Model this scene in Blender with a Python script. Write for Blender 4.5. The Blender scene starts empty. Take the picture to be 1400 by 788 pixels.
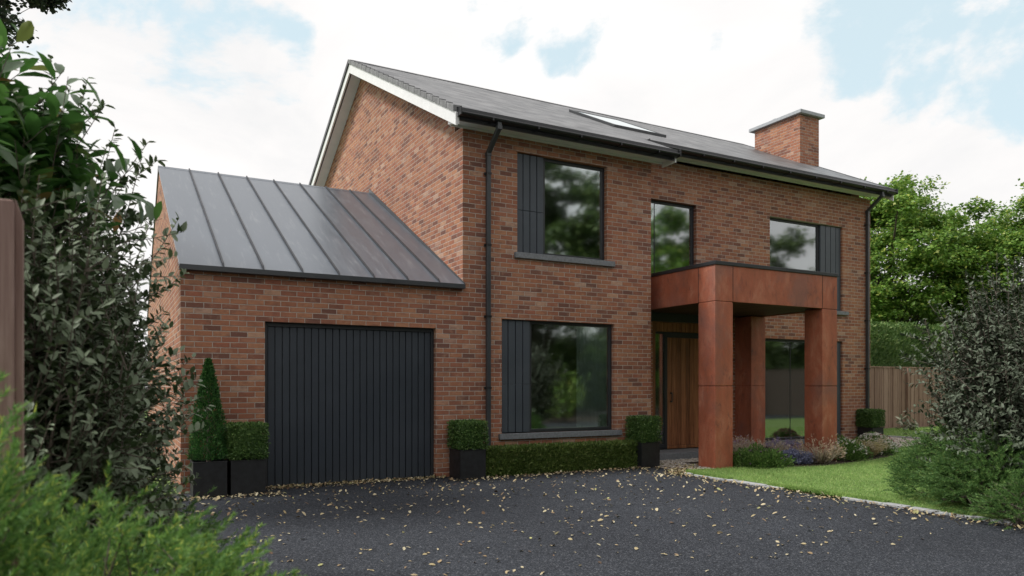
import bpy, math, random
import numpy as np
from mathutils import Vector
R = math.radians
rng = np.random.default_rng(7)
random.seed(7)
scene = bpy.context.scene
COL = scene.collection

# ------------------------------------------------------------------ camera
H, FPX, TH = 1.43, 1011.0, math.atan(550/1011.0)
cam_d = bpy.data.cameras.new('camera'); cam = bpy.data.objects.new('camera', cam_d); COL.objects.link(cam)
cam.location = (0, 0, H); cam.rotation_euler = (R(90), 0, -TH)
cam_d.sensor_width = 36.0; cam_d.lens = 36*FPX/1400; cam_d.shift_y = 134/1400
cam_d.clip_start = 0.05; cam_d.clip_end = 2000
cam_d.dof.use_dof = True; cam_d.dof.focus_distance = 11.5; cam_d.dof.aperture_fstop = 2.5
scene.camera = cam

# ------------------------------------------------------------------ node helpers
class NT:
    def __init__(s, name):
        s.m = bpy.data.materials.new(name); s.m.use_nodes = True
        s.t = s.m.node_tree; s.t.nodes.clear()
        s.out = s.t.nodes.new('ShaderNodeOutputMaterial')
    def n(s, typ, **kw):
        nd = s.t.nodes.new(typ)
        for k, v in kw.items(): setattr(nd, k, v)
        return nd
    def l(s, a, b): s.t.links.new(a, b)
    def put(s, sock, v):
        if v is None: return
        if hasattr(v, 'node'): s.l(v, sock)
        else: sock.default_value = v
    def math(s, op, a, b=None, c=None, clamp=False):
        nd = s.n('ShaderNodeMath', operation=op); nd.use_clamp = clamp
        s.put(nd.inputs[0], a); s.put(nd.inputs[1], b); s.put(nd.inputs[2], c)
        return nd.outputs[0]
    def obj(s):
        return s.n('ShaderNodeTexCoord').outputs['Object']
    def sep(s, v):
        nd = s.n('ShaderNodeSeparateXYZ'); s.l(v, nd.inputs[0]); return nd.outputs
    def comb(s, x, y, z):
        nd = s.n('ShaderNodeCombineXYZ'); s.put(nd.inputs[0], x); s.put(nd.inputs[1], y); s.put(nd.inputs[2], z); return nd.outputs[0]
    def scale(s, v, sc):
        nd = s.n('ShaderNodeVectorMath', operation='MULTIPLY'); s.l(v, nd.inputs[0]); nd.inputs[1].default_value = sc; return nd.outputs[0]
    def noise(s, v, scale, detail=4, rough=.55, dist=0, dim='3D'):
        nd = s.n('ShaderNodeTexNoise'); nd.noise_dimensions = dim
        if v is not None: s.l(v, nd.inputs['Vector'])
        nd.inputs['Scale'].default_value = scale; nd.inputs['Detail'].default_value = detail
        nd.inputs['Roughness'].default_value = rough; nd.inputs['Distortion'].default_value = dist
        return nd.outputs['Fac']
    def white(s, v, dim='3D'):
        nd = s.n('ShaderNodeTexWhiteNoise'); nd.noise_dimensions = dim
        s.l(v, nd.inputs['W' if dim == '1D' else 'Vector']); return nd.outputs
    def ramp(s, f, stops, interp='LINEAR'):
        nd = s.n('ShaderNodeValToRGB'); nd.color_ramp.interpolation = interp
        e = nd.color_ramp.elements
        while len(e) > 1: e.remove(e[-1])
        e[0].position = stops[0][0]; e[0].color = tuple(stops[0][1])+(1,)
        for p, c in stops[1:]:
            x = e.new(p); x.color = tuple(c)+(1,)
        s.l(f, nd.inputs[0]); return nd.outputs[0]
    def mix(s, fac, a, b, mode='MIX'):
        nd = s.n('ShaderNodeMix', data_type='RGBA', blend_type=mode)
        s.put(nd.inputs[0], fac)
        for i, v in ((6, a), (7, b)):
            if hasattr(v, 'node'): s.l(v, nd.inputs[i])
            else: nd.inputs[i].default_value = tuple(v)+(1,) if len(v) == 3 else v
        return nd.outputs[2]
    def mapr(s, v, a, b, c, d, smooth=False):
        nd = s.n('ShaderNodeMapRange')
        if smooth: nd.interpolation_type = 'SMOOTHSTEP'
        s.l(v, nd.inputs[0])
        for i, x in enumerate((a, b, c, d)): nd.inputs[i+1].default_value = x
        return nd.outputs[0]
    def bump(s, h, strength=.3, dist=.01):
        nd = s.n('ShaderNodeBump'); nd.inputs['Strength'].default_value = strength; nd.inputs['Distance'].default_value = dist
        s.l(h, nd.inputs['Height']); return nd.outputs[0]
    def pbr(s, col, rough=.7, metal=0, normal=None, spec=.5):
        nd = s.n('ShaderNodeBsdfPrincipled')
        if hasattr(col, 'node'): s.l(col, nd.inputs['Base Color'])
        else: nd.inputs['Base Color'].default_value = tuple(col)+(1,)
        s.put(nd.inputs['Roughness'], rough); s.put(nd.inputs['Metallic'], metal)
        nd.inputs['Specular IOR Level'].default_value = spec
        if normal is not None: s.l(normal, nd.inputs['Normal'])
        return nd.outputs[0]
    def done(s, shader):
        s.l(shader, s.out.inputs['Surface']); return s.m

def mat_brick():
    t = NT('brick'); o = t.obj(); x, y, z = t.sep(o)
    u = t.math('ADD', x, y); W, Hh = .225, .075
    vr = t.math('DIVIDE', z, Hh); row = t.math('FLOOR', vr); fv = t.math('SUBTRACT', vr, row)
    odd = t.math('MODULO', row, 2.0)
    off = t.math('ADD', t.math('MULTIPLY', odd, .5), t.math('MULTIPLY', t.white(row, '1D')[0], .10))
    uc = t.math('ADD', t.math('DIVIDE', u, W), off); cu = t.math('FLOOR', uc); fu = t.math('SUBTRACT', uc, cu)
    du = t.math('MULTIPLY', t.math('MINIMUM', fu, t.math('SUBTRACT', 1.0, fu)), W)
    dv = t.math('MULTIPLY', t.math('MINIMUM', fv, t.math('SUBTRACT', 1.0, fv)), Hh)
    wob = t.math('MULTIPLY', t.math('SUBTRACT', t.noise(o, 45, 3), .5), .006)
    d = t.math('ADD', t.math('MINIMUM', du, dv), wob)
    brick = t.mapr(d, .0034, .0066, 0, 1, True)
    rnd = t.white(t.comb(cu, row, 1.7))
    rnd2 = t.white(t.comb(cu, row, 9.3))[0]
    base = t.ramp(rnd[0], [(0, (.170, .082, .062)), (.09, (.235, .102, .070)), (.24, (.345, .138, .082)), (.48, (.415, .178, .096)),
                           (.68, (.475, .230, .130)), (.84, (.37, .135, .080)), (.94, (.51, .300, .195)), (.975, (.52, .34, .25)), (1, (.30, .14, .10))])
    n1 = t.noise(t.scale(o, (1, 1, 2.2)), 14, 5, .65)
    base = t.mix(t.mapr(n1, .35, .72, 0, .42), base, (.22, .105, .078))
    smear = t.noise(t.comb(t.math('ADD', u, t.math('MULTIPLY', rnd2, 40)), z, rnd2), 7, 3, .6)
    base = t.mix(t.mapr(smear, .55, .75, 0, .5), base, (.52, .31, .205))
    burn = t.noise(t.comb(t.math('ADD', t.math('MULTIPLY', u, 1.0), t.math('MULTIPLY', rnd2, 71)), t.math('MULTIPLY', z, 1.6), rnd[0]), 5.5, 4, .65)
    base = t.mix(t.mapr(burn, .50, .68, 0, .50), base, (.15, .075, .058))
    big = t.noise(o, .55, 4, .6)
    base = t.mix(1.0, base, t.ramp(big, [(.3, (.86, .85, .84)), (.7, (1.06, 1.05, 1.04))]), 'MULTIPLY')
    grime = t.noise(t.scale(o, (1.2, 1.2, .25)), 1.3, 5, .65)
    base = t.mix(t.mapr(grime, .52, .78, 0, .30), base, (.17, .105, .082))
    mort = t.mix(t.noise(o, 30, 3), (.40, .335, .285), (.58, .50, .44))
    col = t.mix(brick, mort, base)
    h = t.math('ADD', t.math('MULTIPLY', brick, 1.0), t.math('MULTIPLY', t.noise(o, 120, 4, .7), .35))
    h = t.math('ADD', h, t.math('MULTIPLY', rnd2, .25))
    return t.done(t.pbr(col, .86, 0, t.bump(h, .9, .010), .28))

def mat_slate():
    t = NT('slate'); o = t.obj(); x, y, z = t.sep(o)
    vr = t.math('DIVIDE', y, .215); row = t.math('FLOOR', vr); fv = t.math('SUBTRACT', vr, row)
    uc = t.math('ADD', t.math('DIVIDE', x, .30), t.math('MULTIPLY', t.math('MODULO', row, 2.0), .5)); cu = t.math('FLOOR', uc); fu = t.math('SUBTRACT', uc, cu)
    rnd = t.white(t.comb(cu, row, 3.1))[0]
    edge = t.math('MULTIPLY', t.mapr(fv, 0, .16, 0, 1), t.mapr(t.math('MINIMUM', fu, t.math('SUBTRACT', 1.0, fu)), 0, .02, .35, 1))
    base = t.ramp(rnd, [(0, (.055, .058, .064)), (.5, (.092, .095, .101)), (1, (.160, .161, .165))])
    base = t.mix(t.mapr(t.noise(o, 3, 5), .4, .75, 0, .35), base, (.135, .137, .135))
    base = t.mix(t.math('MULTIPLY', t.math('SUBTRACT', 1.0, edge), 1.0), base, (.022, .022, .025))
    h = t.math('ADD', t.math('MULTIPLY', edge, .6), t.math('ADD', t.math('MULTIPLY', t.math('SUBTRACT', 1.0, fv), .6), t.math('MULTIPLY', t.noise(o, 60, 3), .25)))
    return t.done(t.pbr(base, t.mapr(t.noise(o, 2, 3), .3, .7, .36, .5), 0, t.bump(h, .5, .012), .55))

def mat_zinc():
    t = NT('zinc'); o = t.obj()
    st = t.noise(t.scale(o, (7, .7, .7)), 2.2, 6, .62)
    bl = t.noise(o, 1.6, 5, .6)
    c = t.ramp(st, [(.3, (.085, .104, .130)), (.55, (.110, .130, .158)), (.76, (.21, .228, .25))])
    c = t.mix(t.mapr(bl, .4, .7, 0, .4), c, (.09, .11, .138))
    r = t.mapr(st, .3, .7, .28, .38)
    sh = t.pbr(c, r, .15, t.bump(t.noise(t.scale(o, (1, .5, 1)), 1.2, 1), .05, .03), .5); sh.node.inputs['IOR'].default_value = 1.8
    return t.done(sh)

def mat_plain(name, col, rough=.5, metal=0, var=.25, scale=12, bump=.05, spec=.5):
    t = NT(name); o = t.obj()
    n = t.noise(o, scale, 5, .6)
    lo = tuple(c*(1-var) for c in col); hi = tuple(min(1, c*(1+var)) for c in col)
    c = t.ramp(n, [(.3, lo), (.7, hi)])
    return t.done(t.pbr(c, t.mapr(t.noise(o, scale*.4, 3), .3, .7, max(.05, rough-.08), min(1, rough+.08)), metal, t.bump(t.noise(o, scale*8, 3), bump, .005), spec))

def mat_corten():
    t = NT('corten'); o = t.obj()
    n1 = t.noise(t.scale(o, (1, 1, .45)), 3.2, 7, .66, .5)
    n2 = t.noise(t.scale(o, (6, 6, 1.0)), 4, 6, .7)
    n3 = t.noise(o, 1.3, 4, .6)
    c = t.ramp(n1, [(.26, (.17, .072, .056)), (.38, (.34, .112, .062)), (.52, (.43, .138, .078)), (.74, (.55, .25, .16))])
    c = t.mix(t.mapr(n2, .48, .70, 0, .6), c, (.45, .105, .056))
    c = t.mix(t.mapr(n3, .50, .66, 0, .55), c, (.23, .125, .11))
    fine = t.noise(o, 90, 4, .7)
    n4 = t.noise(t.scale(o, (1.5, 1.5, .7)), 7, 6, .7, .8)
    c = t.mix(t.mapr(n4, .56, .70, 0, .6), c, (.13, .060, .052))
    c = t.mix(1.0, c, t.ramp(fine, [(.3, (.78, .76, .75)), (.7, (1.12, 1.1, 1.08))]), 'MULTIPLY')
    return t.done(t.pbr(c, .62, 0, t.bump(fine, .2, .004), .35))

def mat_wood(name, cols, axis='x', plank=.11, rough=.6):
    t = NT(name); o = t.obj(); x, y, z = t.sep(o)
    k = x if axis == 'x' else y
    idx = t.math('FLOOR', t.math('DIVIDE', k, plank))
    rnd = t.white(idx, '1D')[0]
    g = t.noise(t.comb(t.math('MULTIPLY', x, 26), t.math('MULTIPLY', y, 26), t.math('ADD', t.math('MULTIPLY', z, 1.3), t.math('MULTIPLY', rnd, 30))), 1.6, 6, .62, .6)
    c = t.ramp(t.math('ADD', t.math('MULTIPLY', rnd, .5), t.mapr(g, .3, .7, 0, .55)), [(.2, cols[0]), (.5, cols[1]), (.8, cols[2])])
    return t.done(t.pbr(c, rough, 0, t.bump(g, .25, .004), .35))

def mat_asphalt():
    t = NT('asphalt'); o = t.obj()
    v = t.n('ShaderNodeTexVoronoi'); t.l(o, v.inputs['Vector']); v.inputs['Scale'].default_value = 95
    cell = t.sep(v.outputs['Color'])[0]
    c = t.ramp(cell, [(0, (.012, .014, .018)), (.55, (.026, .030, .037)), (.88, (.052, .058, .069)), (1, (.115, .12, .13))])
    big = t.noise(o, .6, 5, .6)
    c = t.mix(1.0, c, t.ramp(big, [(.3, (.80, .80, .82)), (.7, (1.15, 1.15, 1.16))]), 'MULTIPLY')
    pat = t.noise(o, 3.2, 5, .7)
    c = t.mix(t.mapr(pat, .55, .75, 0, .4), c, (.040, .044, .052))
    dust = t.noise(o, 26, 4, .7)
    c = t.mix(t.mapr(dust, .55, .8, 0, .22), c, (.070, .076, .086))
    h = t.math('ADD', v.outputs['Distance'], t.math('MULTIPLY', t.noise(o, 140, 3), .6))
    return t.done(t.pbr(c, .85, 0, t.bump(h, .45, .006), .25))

def mat_leaf(name, stops, rough=.5, back=None, trans=.25, spec=.4):
    t = NT(name)
    g = t.n('ShaderNodeNewGeometry')
    c = t.ramp(g.outputs['Random Per Island'], stops)
    n = t.noise(t.obj(), 1.7, 3)
    c = t.mix(1.0, c, t.ramp(n, [(.3, (.80, .84, .78)), (.7, (1.16, 1.12, 1.10))]), 'MULTIPLY')
    if back: c = t.mix(g.outputs['Backfacing'], c, back)
    p = t.pbr(c, rough, 0, None, spec)
    tr = t.n('ShaderNodeBsdfTranslucent'); t.l(c, tr.inputs[0])
    mx = t.n('ShaderNodeMixShader'); mx.inputs[0].default_value = trans
    t.l(p, mx.inputs[1]); t.l(tr.outputs[0], mx.inputs[2])
    return t.done(mx.outputs[0])

def mat_glass():
    t = NT('window_glass')
    fr = t.n('ShaderNodeFresnel'); fr.inputs[0].default_value = 1.5
    f = t.math('ADD', t.math('MULTIPLY', fr.outputs[0], 1.2), .31, clamp=True)
    tr = t.n('ShaderNodeBsdfTransparent'); tr.inputs[0].default_value = (.80, .86, .84, 1)
    gl = t.n('ShaderNodeBsdfGlossy'); gl.inputs['Roughness'].default_value = .045; gl.inputs[0].default_value = (.90, .95, .96, 1)
    t.l(t.bump(t.noise(t.obj(), 1.1, 1), .03, .02), gl.inputs['Normal'])
    mx = t.n('ShaderNodeMixShader'); t.l(f, mx.inputs[0]); t.l(tr.outputs[0], mx.inputs[1]); t.l(gl.outputs[0], mx.inputs[2])
    return t.done(mx.outputs[0])

def mat_grass_ground():
    t = NT('turf'); o = t.obj()
    c = t.ramp(t.noise(o, 18, 6, .7), [(.3, (.11, .17, .055)), (.55, (.17, .265, .08)), (.75, (.25, .33, .12))])
    c = t.mix(t.mapr(t.noise(o, .8, 4), .4, .7, 0, .4), c, (.13, .19, .05))
    return t.done(t.pbr(c, .9, 0, t.bump(t.noise(o, 90, 4), .8, .03), .2))

def mat_cells(name, stops, scale, rough=.85):
    t = NT(name); o = t.obj()
    v = t.n('ShaderNodeTexVoronoi'); t.l(o, v.inputs['Vector']); v.inputs['Scale'].default_value = scale
    c = t.ramp(t.sep(v.outputs['Color'])[0], stops)
    return t.done(t.pbr(c, rough, 0, t.bump(v.outputs['Distance'], .8, .02), .3))

def mat_island(name, stops, rough=.8):
    t = NT(name); g = t.n('ShaderNodeNewGeometry')
    c = t.ramp(g.outputs['Random Per Island'], stops)
    c = t.mix(1.0, c, t.ramp(t.noise(t.obj(), 40, 3), [(.3, (.8, .8, .8)), (.7, (1.1, 1.1, 1.1))]), 'MULTIPLY')
    return t.done(t.pbr(c, rough, 0, None, .3))

def mat_fallen():
    t = NT('fallen_leaf'); inf = t.n('ShaderNodeObjectInfo'); g = t.n('ShaderNodeNewGeometry')
    r = t.math('FRACT', t.math('ADD', inf.outputs['Random'], g.outputs['Random Per Island']))
    c = t.ramp(r, [(0, (.34, .27, .14)), (.20, (.42, .35, .20)), (.40, (.53, .48, .33)), (.66, (.38, .28, .15)), (.82, (.16, .10, .06)), (.92, (.05, .035, .025)), (1, (.42, .42, .18))])
    c = t.mix(t.mapr(t.noise(t.obj(), 60, 3), .5, .75, 0, .4), c, (.24, .15, .08))
    return t.done(t.pbr(c, .7, 0, None, .3))

M = dict(
    brick=mat_brick(), slate=mat_slate(), zinc=mat_zinc(), corten=mat_corten(), asphalt=mat_asphalt(), glass=mat_glass(),
    white=mat_plain('white_paint', (.78, .78, .78), .45, 0, .06, 6, .03),
    black=mat_plain('black_plastic', (.018, .019, .021), .35, 0, .2, 8, .03),
    anth=mat_plain('anthracite', (.058, .069, .085), .42, 0, .10, 3, .03),
    frame=mat_plain('frame_metal', (.028, .031, .035), .4, 0, .12, 5, .02),
    door_grey=mat_plain('garage_door_paint', (.036, .044, .056), .38, 0, .10, 2.5, .03),
    stone=mat_plain('sill_stone', (.18, .19, .205), .7, 0, .25, 25, .2),
    lightstone=mat_plain('light_stone', (.36, .37, .38), .8, 0, .2, 18, .3),
    planter=mat_plain('planter_zinc', (.012, .013, .015), .5, 0, .45, 14, .15),
    interior=mat_plain('interior_plaster', (.40, .39, .37), .9, 0, .05, 4, .02),
    curtain=mat_plain('curtain_cloth', (.82, .82, .83), .9, 0, .05, 9, .05),
    soffit=mat_plain('soffit_board', (.76, .77, .76), .55, 0, .05, 5, .02),
    cap=mat_plain('chimney_cap_stone', (.36, .38, .40), .7, 0, .15, 12, .15),
    cedar=mat_wood('cedar', ((.13, .050, .022), (.27, .105, .043), (.42, .18, .078)), 'x', .115, .5),
    fence=mat_wood('fence_wood', ((.19, .115, .088), (.27, .17, .13), (.35, .235, .185)), 'x', .118, .8),
    post=mat_wood('post_wood', ((.25, .155, .13), (.38, .26, .225), (.52, .38, .34)), 'x', .5, .8),
    turf=mat_grass_ground(),
    soil=mat_cells('soil', [(0, (.022, .016, .011)), (.6, (.045, .033, .023)), (1, (.085, .065, .048))], 40),
    gravel_bed=mat_cells('gravel_bed', [(0, (.20, .17, .14)), (.5, (.38, .335, .285)), (1, (.56, .51, .45))], 34),
    pebble=mat_island('pebble', [(0, (.26, .22, .185)), (.4, (.50, .44, .375)), (.75, (.66, .61, .54)), (1, (.42, .41, .40))]),
    bark=mat_plain('bark', (.085, .068, .052), .9, 0, .5, 30, .6),
    twig=mat_plain('twig', (.13, .105, .085), .85, 0, .4, 40, .3),
    fallen=mat_fallen(),
    leaf_dark=mat_leaf('leaf_dark', [(0, (0.040, 0.069, 0.028)), (.5, (0.070, 0.107, 0.046)), (.85, (0.101, 0.141, 0.069)), (1, (0.150, 0.176, 0.106))], .52, (.20, .25, .16), .22, .35),
    leaf_grey=mat_leaf('leaf_grey', [(0, (0.028, 0.046, 0.023)), (.5, (0.046, 0.069, 0.037)), (.85, (0.069, 0.092, 0.055)), (1, (0.106, 0.123, 0.084))], .56, (.13, .16, .11), .2, .3),
    leaf_laurel=mat_leaf('leaf_laurel', [(0, (0.056, 0.153, 0.037)), (.5, (0.093, 0.236, 0.053)), (.9, (0.153, 0.328, 0.078)), (1, (0.409, 0.205, 0.082))], .30, (.08, .14, .06), .22, .5),
    leaf_box=mat_leaf('leaf_box', [(0, (0.040, 0.092, 0.022)), (.5, (0.074, 0.151, 0.037)), (.85, (0.120, 0.221, 0.055)), (1, (0.202, 0.294, 0.092))], .45, None, .2, .4),
    leaf_cone=mat_leaf('leaf_cone', [(0, (0.024, 0.079, 0.021)), (.5, (0.045, 0.138, 0.034)), (.9, (0.078, 0.216, 0.048)), (1, (0.121, 0.259, 0.069))], .45, None, .2, .4),
    leaf_hedge=mat_leaf('leaf_hedge', [(0, (0.061, 0.103, 0.024)), (.5, (0.107, 0.172, 0.038)), (.85, (0.164, 0.233, 0.059)), (1, (0.259, 0.293, 0.103))], .5, None, .22, .35),
    leaf_far_hedge=mat_leaf('leaf_far_hedge', [(0, (0.080, 0.152, 0.046)), (.5, (0.133, 0.232, 0.072)), (.85, (0.197, 0.304, 0.098)), (1, (0.304, 0.375, 0.152))], .5, None, .3, .3),
    leaf_tree=mat_leaf('leaf_tree', [(0, (0.089, 0.184, 0.033)), (.45, (0.157, 0.297, 0.055)), (.85, (0.251, 0.395, 0.075)), (1, (0.417, 0.460, 0.103))], .48, None, .34, .35),
    leaf_tree_b=mat_leaf('leaf_tree_deep', [(0, (0.056, 0.099, 0.032)), (.5, (0.100, 0.166, 0.050)), (1, (0.180, 0.244, 0.080))], .5, None, .3, .35),
    leaf_fine=mat_leaf('leaf_fine', [(0, (0.022, 0.042, 0.026)), (.5, (0.036, 0.062, 0.038)), (1, (0.060, 0.094, 0.054))], .5, None, .2, .35),
    needle=mat_leaf('needle', [(0, (0.097, 0.211, 0.062)), (.5, (0.163, 0.316, 0.085)), (.86, (0.253, 0.432, 0.112)), (1, (0.671, 0.717, 0.140))], .5, None, .38, .35),
    needle_deep=mat_leaf('needle_deep', [(0, (0.074, 0.158, 0.053)), (.5, (0.121, 0.242, 0.074)), (.88, (0.197, 0.343, 0.100)), (1, (0.369, 0.474, 0.158))], .5, None, .38, .35),
    blade=mat_leaf('grass_blade', [(0, (0.171, 0.297, 0.081)), (.5, (0.270, 0.440, 0.127)), (.85, (0.368, 0.539, 0.161)), (1, (0.593, 0.646, 0.287))], .55, None, .3, .3),
    straw=mat_leaf('straw', [(0, (.42, .34, .26)), (.5, (.58, .49, .39)), (1, (.74, .66, .56))], .7, None, .3, .2),
    gold=mat_leaf('gold_straw', [(0, (.42, .35, .17)), (.5, (.60, .51, .28)), (1, (.74, .66, .44))], .7, None, .3, .2),
    purple=mat_leaf('purple_flower', [(0, (0.189, 0.132, 0.302)), (.5, (0.378, 0.284, 0.567)), (1, (0.605, 0.491, 0.794))], .7, None, .3, .2),
    blue=mat_leaf('blue_flower', [(0, (.20, .21, .38)), (.5, (.32, .33, .52)), (1, (.46, .47, .66))], .7, None, .3, .2),
    darkspike=mat_leaf('dark_spike', [(0, (.05, .03, .05)), (1, (.13, .08, .13))], .7, None, .2, .2),
    whitefl=mat_leaf('white_flower', [(0, (.62, .60, .58)), (1, (.82, .80, .78))], .7, None, .3, .2),
    pinkfl=mat_leaf('pink_flower', [(0, (.32, .10, .13)), (.5, (.45, .17, .20)), (1, (.55, .30, .30))], .7, None, .3, .2),
    plume=mat_leaf('rust_plume', [(0, (.42, .29, .20)), (.5, (.60, .46, .34)), (1, (.74, .62, .50))], .7, None, .3, .2),
    mound=mat_leaf('mound_green', [(0, (0.066, 0.140, 0.034)), (.5, (0.112, 0.216, 0.053)), (1, (0.206, 0.309, 0.094))], .55, None, .25, .3),
)

# ------------------------------------------------------------------ mesh helpers
class MB:
    def __init__(s): s.v = []; s.f = []
    def add(s, vs, fs):
        b = len(s.v); s.v += [tuple(map(float, p)) for p in vs]; s.f += [tuple(b+i for i in f) for f in fs]; return s
    def box(s, x0, x1, y0, y1, z0, z1):
        return s.add([(x0,y0,z0),(x1,y0,z0),(x1,y1,z0),(x0,y1,z0),(x0,y0,z1),(x1,y0,z1),(x1,y1,z1),(x0,y1,z1)],
                     [(0,3,2,1),(4,5,6,7),(0,1,5,4),(1,2,6,5),(2,3,7,6),(3,0,4,7)])
    def prism_x(s, prof, x0, x1):       # profile in (y, z), counter-clockwise seen from -x... closed both ends
        n = len(prof)
        vs = [(x0, y, z) for y, z in prof] + [(x1, y, z) for y, z in prof]
        fs = [tuple(range(n-1, -1, -1)), tuple(range(n, 2*n))] + [(i, (i+1) % n, n+(i+1) % n, n+i) for i in range(n)]
        return s.add(vs, fs)
    def poly(s, pts, z):                # flat horizontal polygon
        return s.add([(x, y, z) for x, y in pts], [tuple(range(len(pts)))])
    def tube(s, pts, rad, sides=6):
        pts = [np.array(p, float) for p in pts]; n = len(pts)
        if np.isscalar(rad): rad = [rad]*n
        vs = []; up = np.array([0.31, .17, .93])
        for i, p in enumerate(pts):
            d = pts[min(i+1, n-1)]-pts[max(i-1, 0)]; d /= np.linalg.norm(d)+1e-9
            a = np.cross(d, up); a /= np.linalg.norm(a)+1e-9; b = np.cross(d, a)
            for k in range(sides):
                an = 2*math.pi*k/sides; vs.append(p+rad[i]*(math.cos(an)*a+math.sin(an)*b))
        fs = [(i*sides+k, i*sides+(k+1) % sides, (i+1)*sides+(k+1) % sides, (i+1)*sides+k) for i in range(n-1) for k in range(sides)]
        fs += [tuple(range(sides-1, -1, -1)), tuple((n-1)*sides+k for k in range(sides))]
        return s.add(vs, fs)
    def build(s, name, mat, parent=None, bevel=0, smooth=False):
        me = bpy.data.meshes.new(name); me.from_pydata(s.v, [], s.f); me.update()
        import bmesh
        bm = bmesh.new(); bm.from_mesh(me); bmesh.ops.recalc_face_normals(bm, faces=bm.faces); bm.to_mesh(me); bm.free()
        return link(name, me, mat, parent, bevel, smooth)

def link(name, me, mat, parent=None, bevel=0, smooth=False):
    o = bpy.data.objects.new(name, me); COL.objects.link(o)
    for m in (mat if isinstance(mat, (list, tuple)) else [mat]): me.materials.append(m)
    if smooth: me.polygons.foreach_set('use_smooth', [True]*len(me.polygons))
    if parent is not None:
        o.parent = parent
        p = parent; off = Vector((0, 0, 0))
        while p is not None: off += p.location; p = p.parent
        o.location = -off               # mesh data is in world coordinates
    if bevel:
        b = o.modifiers.new('edge', 'BEVEL'); b.width = bevel; b.segments = 2; b.limit_method = 'ANGLE'
    return o

def raw_mesh(name, V, loops, starts, totals, matidx=None):
    me = bpy.data.meshes.new(name)
    me.vertices.add(len(V)); me.vertices.foreach_set('co', np.ascontiguousarray(V, np.float32).ravel())
    me.loops.add(len(loops)); me.loops.foreach_set('vertex_index', np.ascontiguousarray(loops, np.int32))
    me.polygons.add(len(starts)); me.polygons.foreach_set('loop_start', np.ascontiguousarray(starts, np.int32))
    try: me.polygons.foreach_set('loop_total', np.ascontiguousarray(totals, np.int32))
    except Exception: pass
    if matidx is not None: me.polygons.foreach_set('material_index', np.ascontiguousarray(matidx, np.int32))
    me.update(calc_edges=True); me.validate()
    return me

T_OVAL = (np.array([(0,0,0),(.3,-.5,.07),(.72,-.40,.05),(1,0,-.06),(.72,.40,.05),(.3,.5,.07)], float), [(0,1,2,3),(0,3,4,5)])
T_LONG = (np.array([(0,0,0),(.25,-.38,.05),(.55,-.5,.06),(.82,-.30,.0),(1,0,-.12),(.82,.30,.0),(.55,.5,.06),(.25,.38,.05),(.4,0,.0),(.7,0,-.03)], float),
          [(0,1,2,8),(8,2,3,9),(9,3,4),(0,8,6,7),(8,9,5,6),(9,4,5)])
T_DIAM = (np.array([(0,0,0),(.5,-.5,.08),(1,0,0),(.5,.5,.08)], float), [(0,1,2),(0,2,3)])
T_NEED = (np.array([(0,-.5,0),(0,.5,0),(1,0,0)], float), [(0,1,2)])
T_MAPLE = (np.array([(0,0,0),(.22,-.42,.04),(.55,-.5,.0),(.62,-.2,.03),(1,0,-.05),(.62,.2,.03),(.55,.5,.0),(.22,.42,.04)], float), [(0,1,2,3),(0,3,4,5),(0,5,6,7)])

def unit(a): return a/(np.linalg.norm(a, axis=-1, keepdims=True)+1e-9)
def rdir(n): return unit(rng.normal(size=(n, 3)))

def leaf_arrays(P, D, N, L, W, tpl):
    T, F = tpl; D = unit(D); S = unit(np.cross(D, N)); Nn = np.cross(S, D)
    n = len(P); L = np.broadcast_to(L, (n,)); W = np.broadcast_to(W, (n,))
    V = P[:, None] + D[:, None]*(T[None, :, 0:1]*L[:, None, None]) + S[:, None]*(T[None, :, 1:2]*W[:, None, None]) + Nn[:, None]*(T[None, :, 2:3]*L[:, None, None])
    V = V.reshape(-1, 3); k = len(T)
    fl = np.concatenate([np.array(f) for f in F]); tot = np.array([len(f) for f in F])
    loops = (np.arange(n)[:, None]*k + fl[None]).ravel()
    totals = np.tile(tot, n)
    return V, loops, totals

def leaf_obj(name, parts, mats, parent=None):
    """parts: list of (P,D,N,L,W,tpl,matindex) -> one mesh"""
    VV=[]; LL=[]; TT=[]; MI=[]; b=0
    for P, D, N, L, W, tpl, mi in parts:
        if len(P) == 0: continue
        V, lo, to = leaf_arrays(P, D, N, L, W, tpl); VV.append(V); LL.append(lo+b); TT.append(to); MI.append(np.full(len(to), mi)); b += len(V)
    V=np.concatenate(VV); lo=np.concatenate(LL); to=np.concatenate(TT); mi=np.concatenate(MI)
    st=np.concatenate([[0], np.cumsum(to)[:-1]])
    return link(name, raw_mesh(name, V, lo, st, to, mi), mats, parent)

def thing(name, label, cat, loc=(0,0,0), group=None):
    o = bpy.data.objects.new(name, None); COL.objects.link(o); o.location = loc
    o.empty_display_size = .2
    return tag(o, label, cat, group)
def tag(o, label, cat, group=None):
    o['label'] = label; o['category'] = cat
    if group: o['group'] = group
    return o
def kind(o, k='structure'):
    o['kind'] = k; return o

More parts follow.
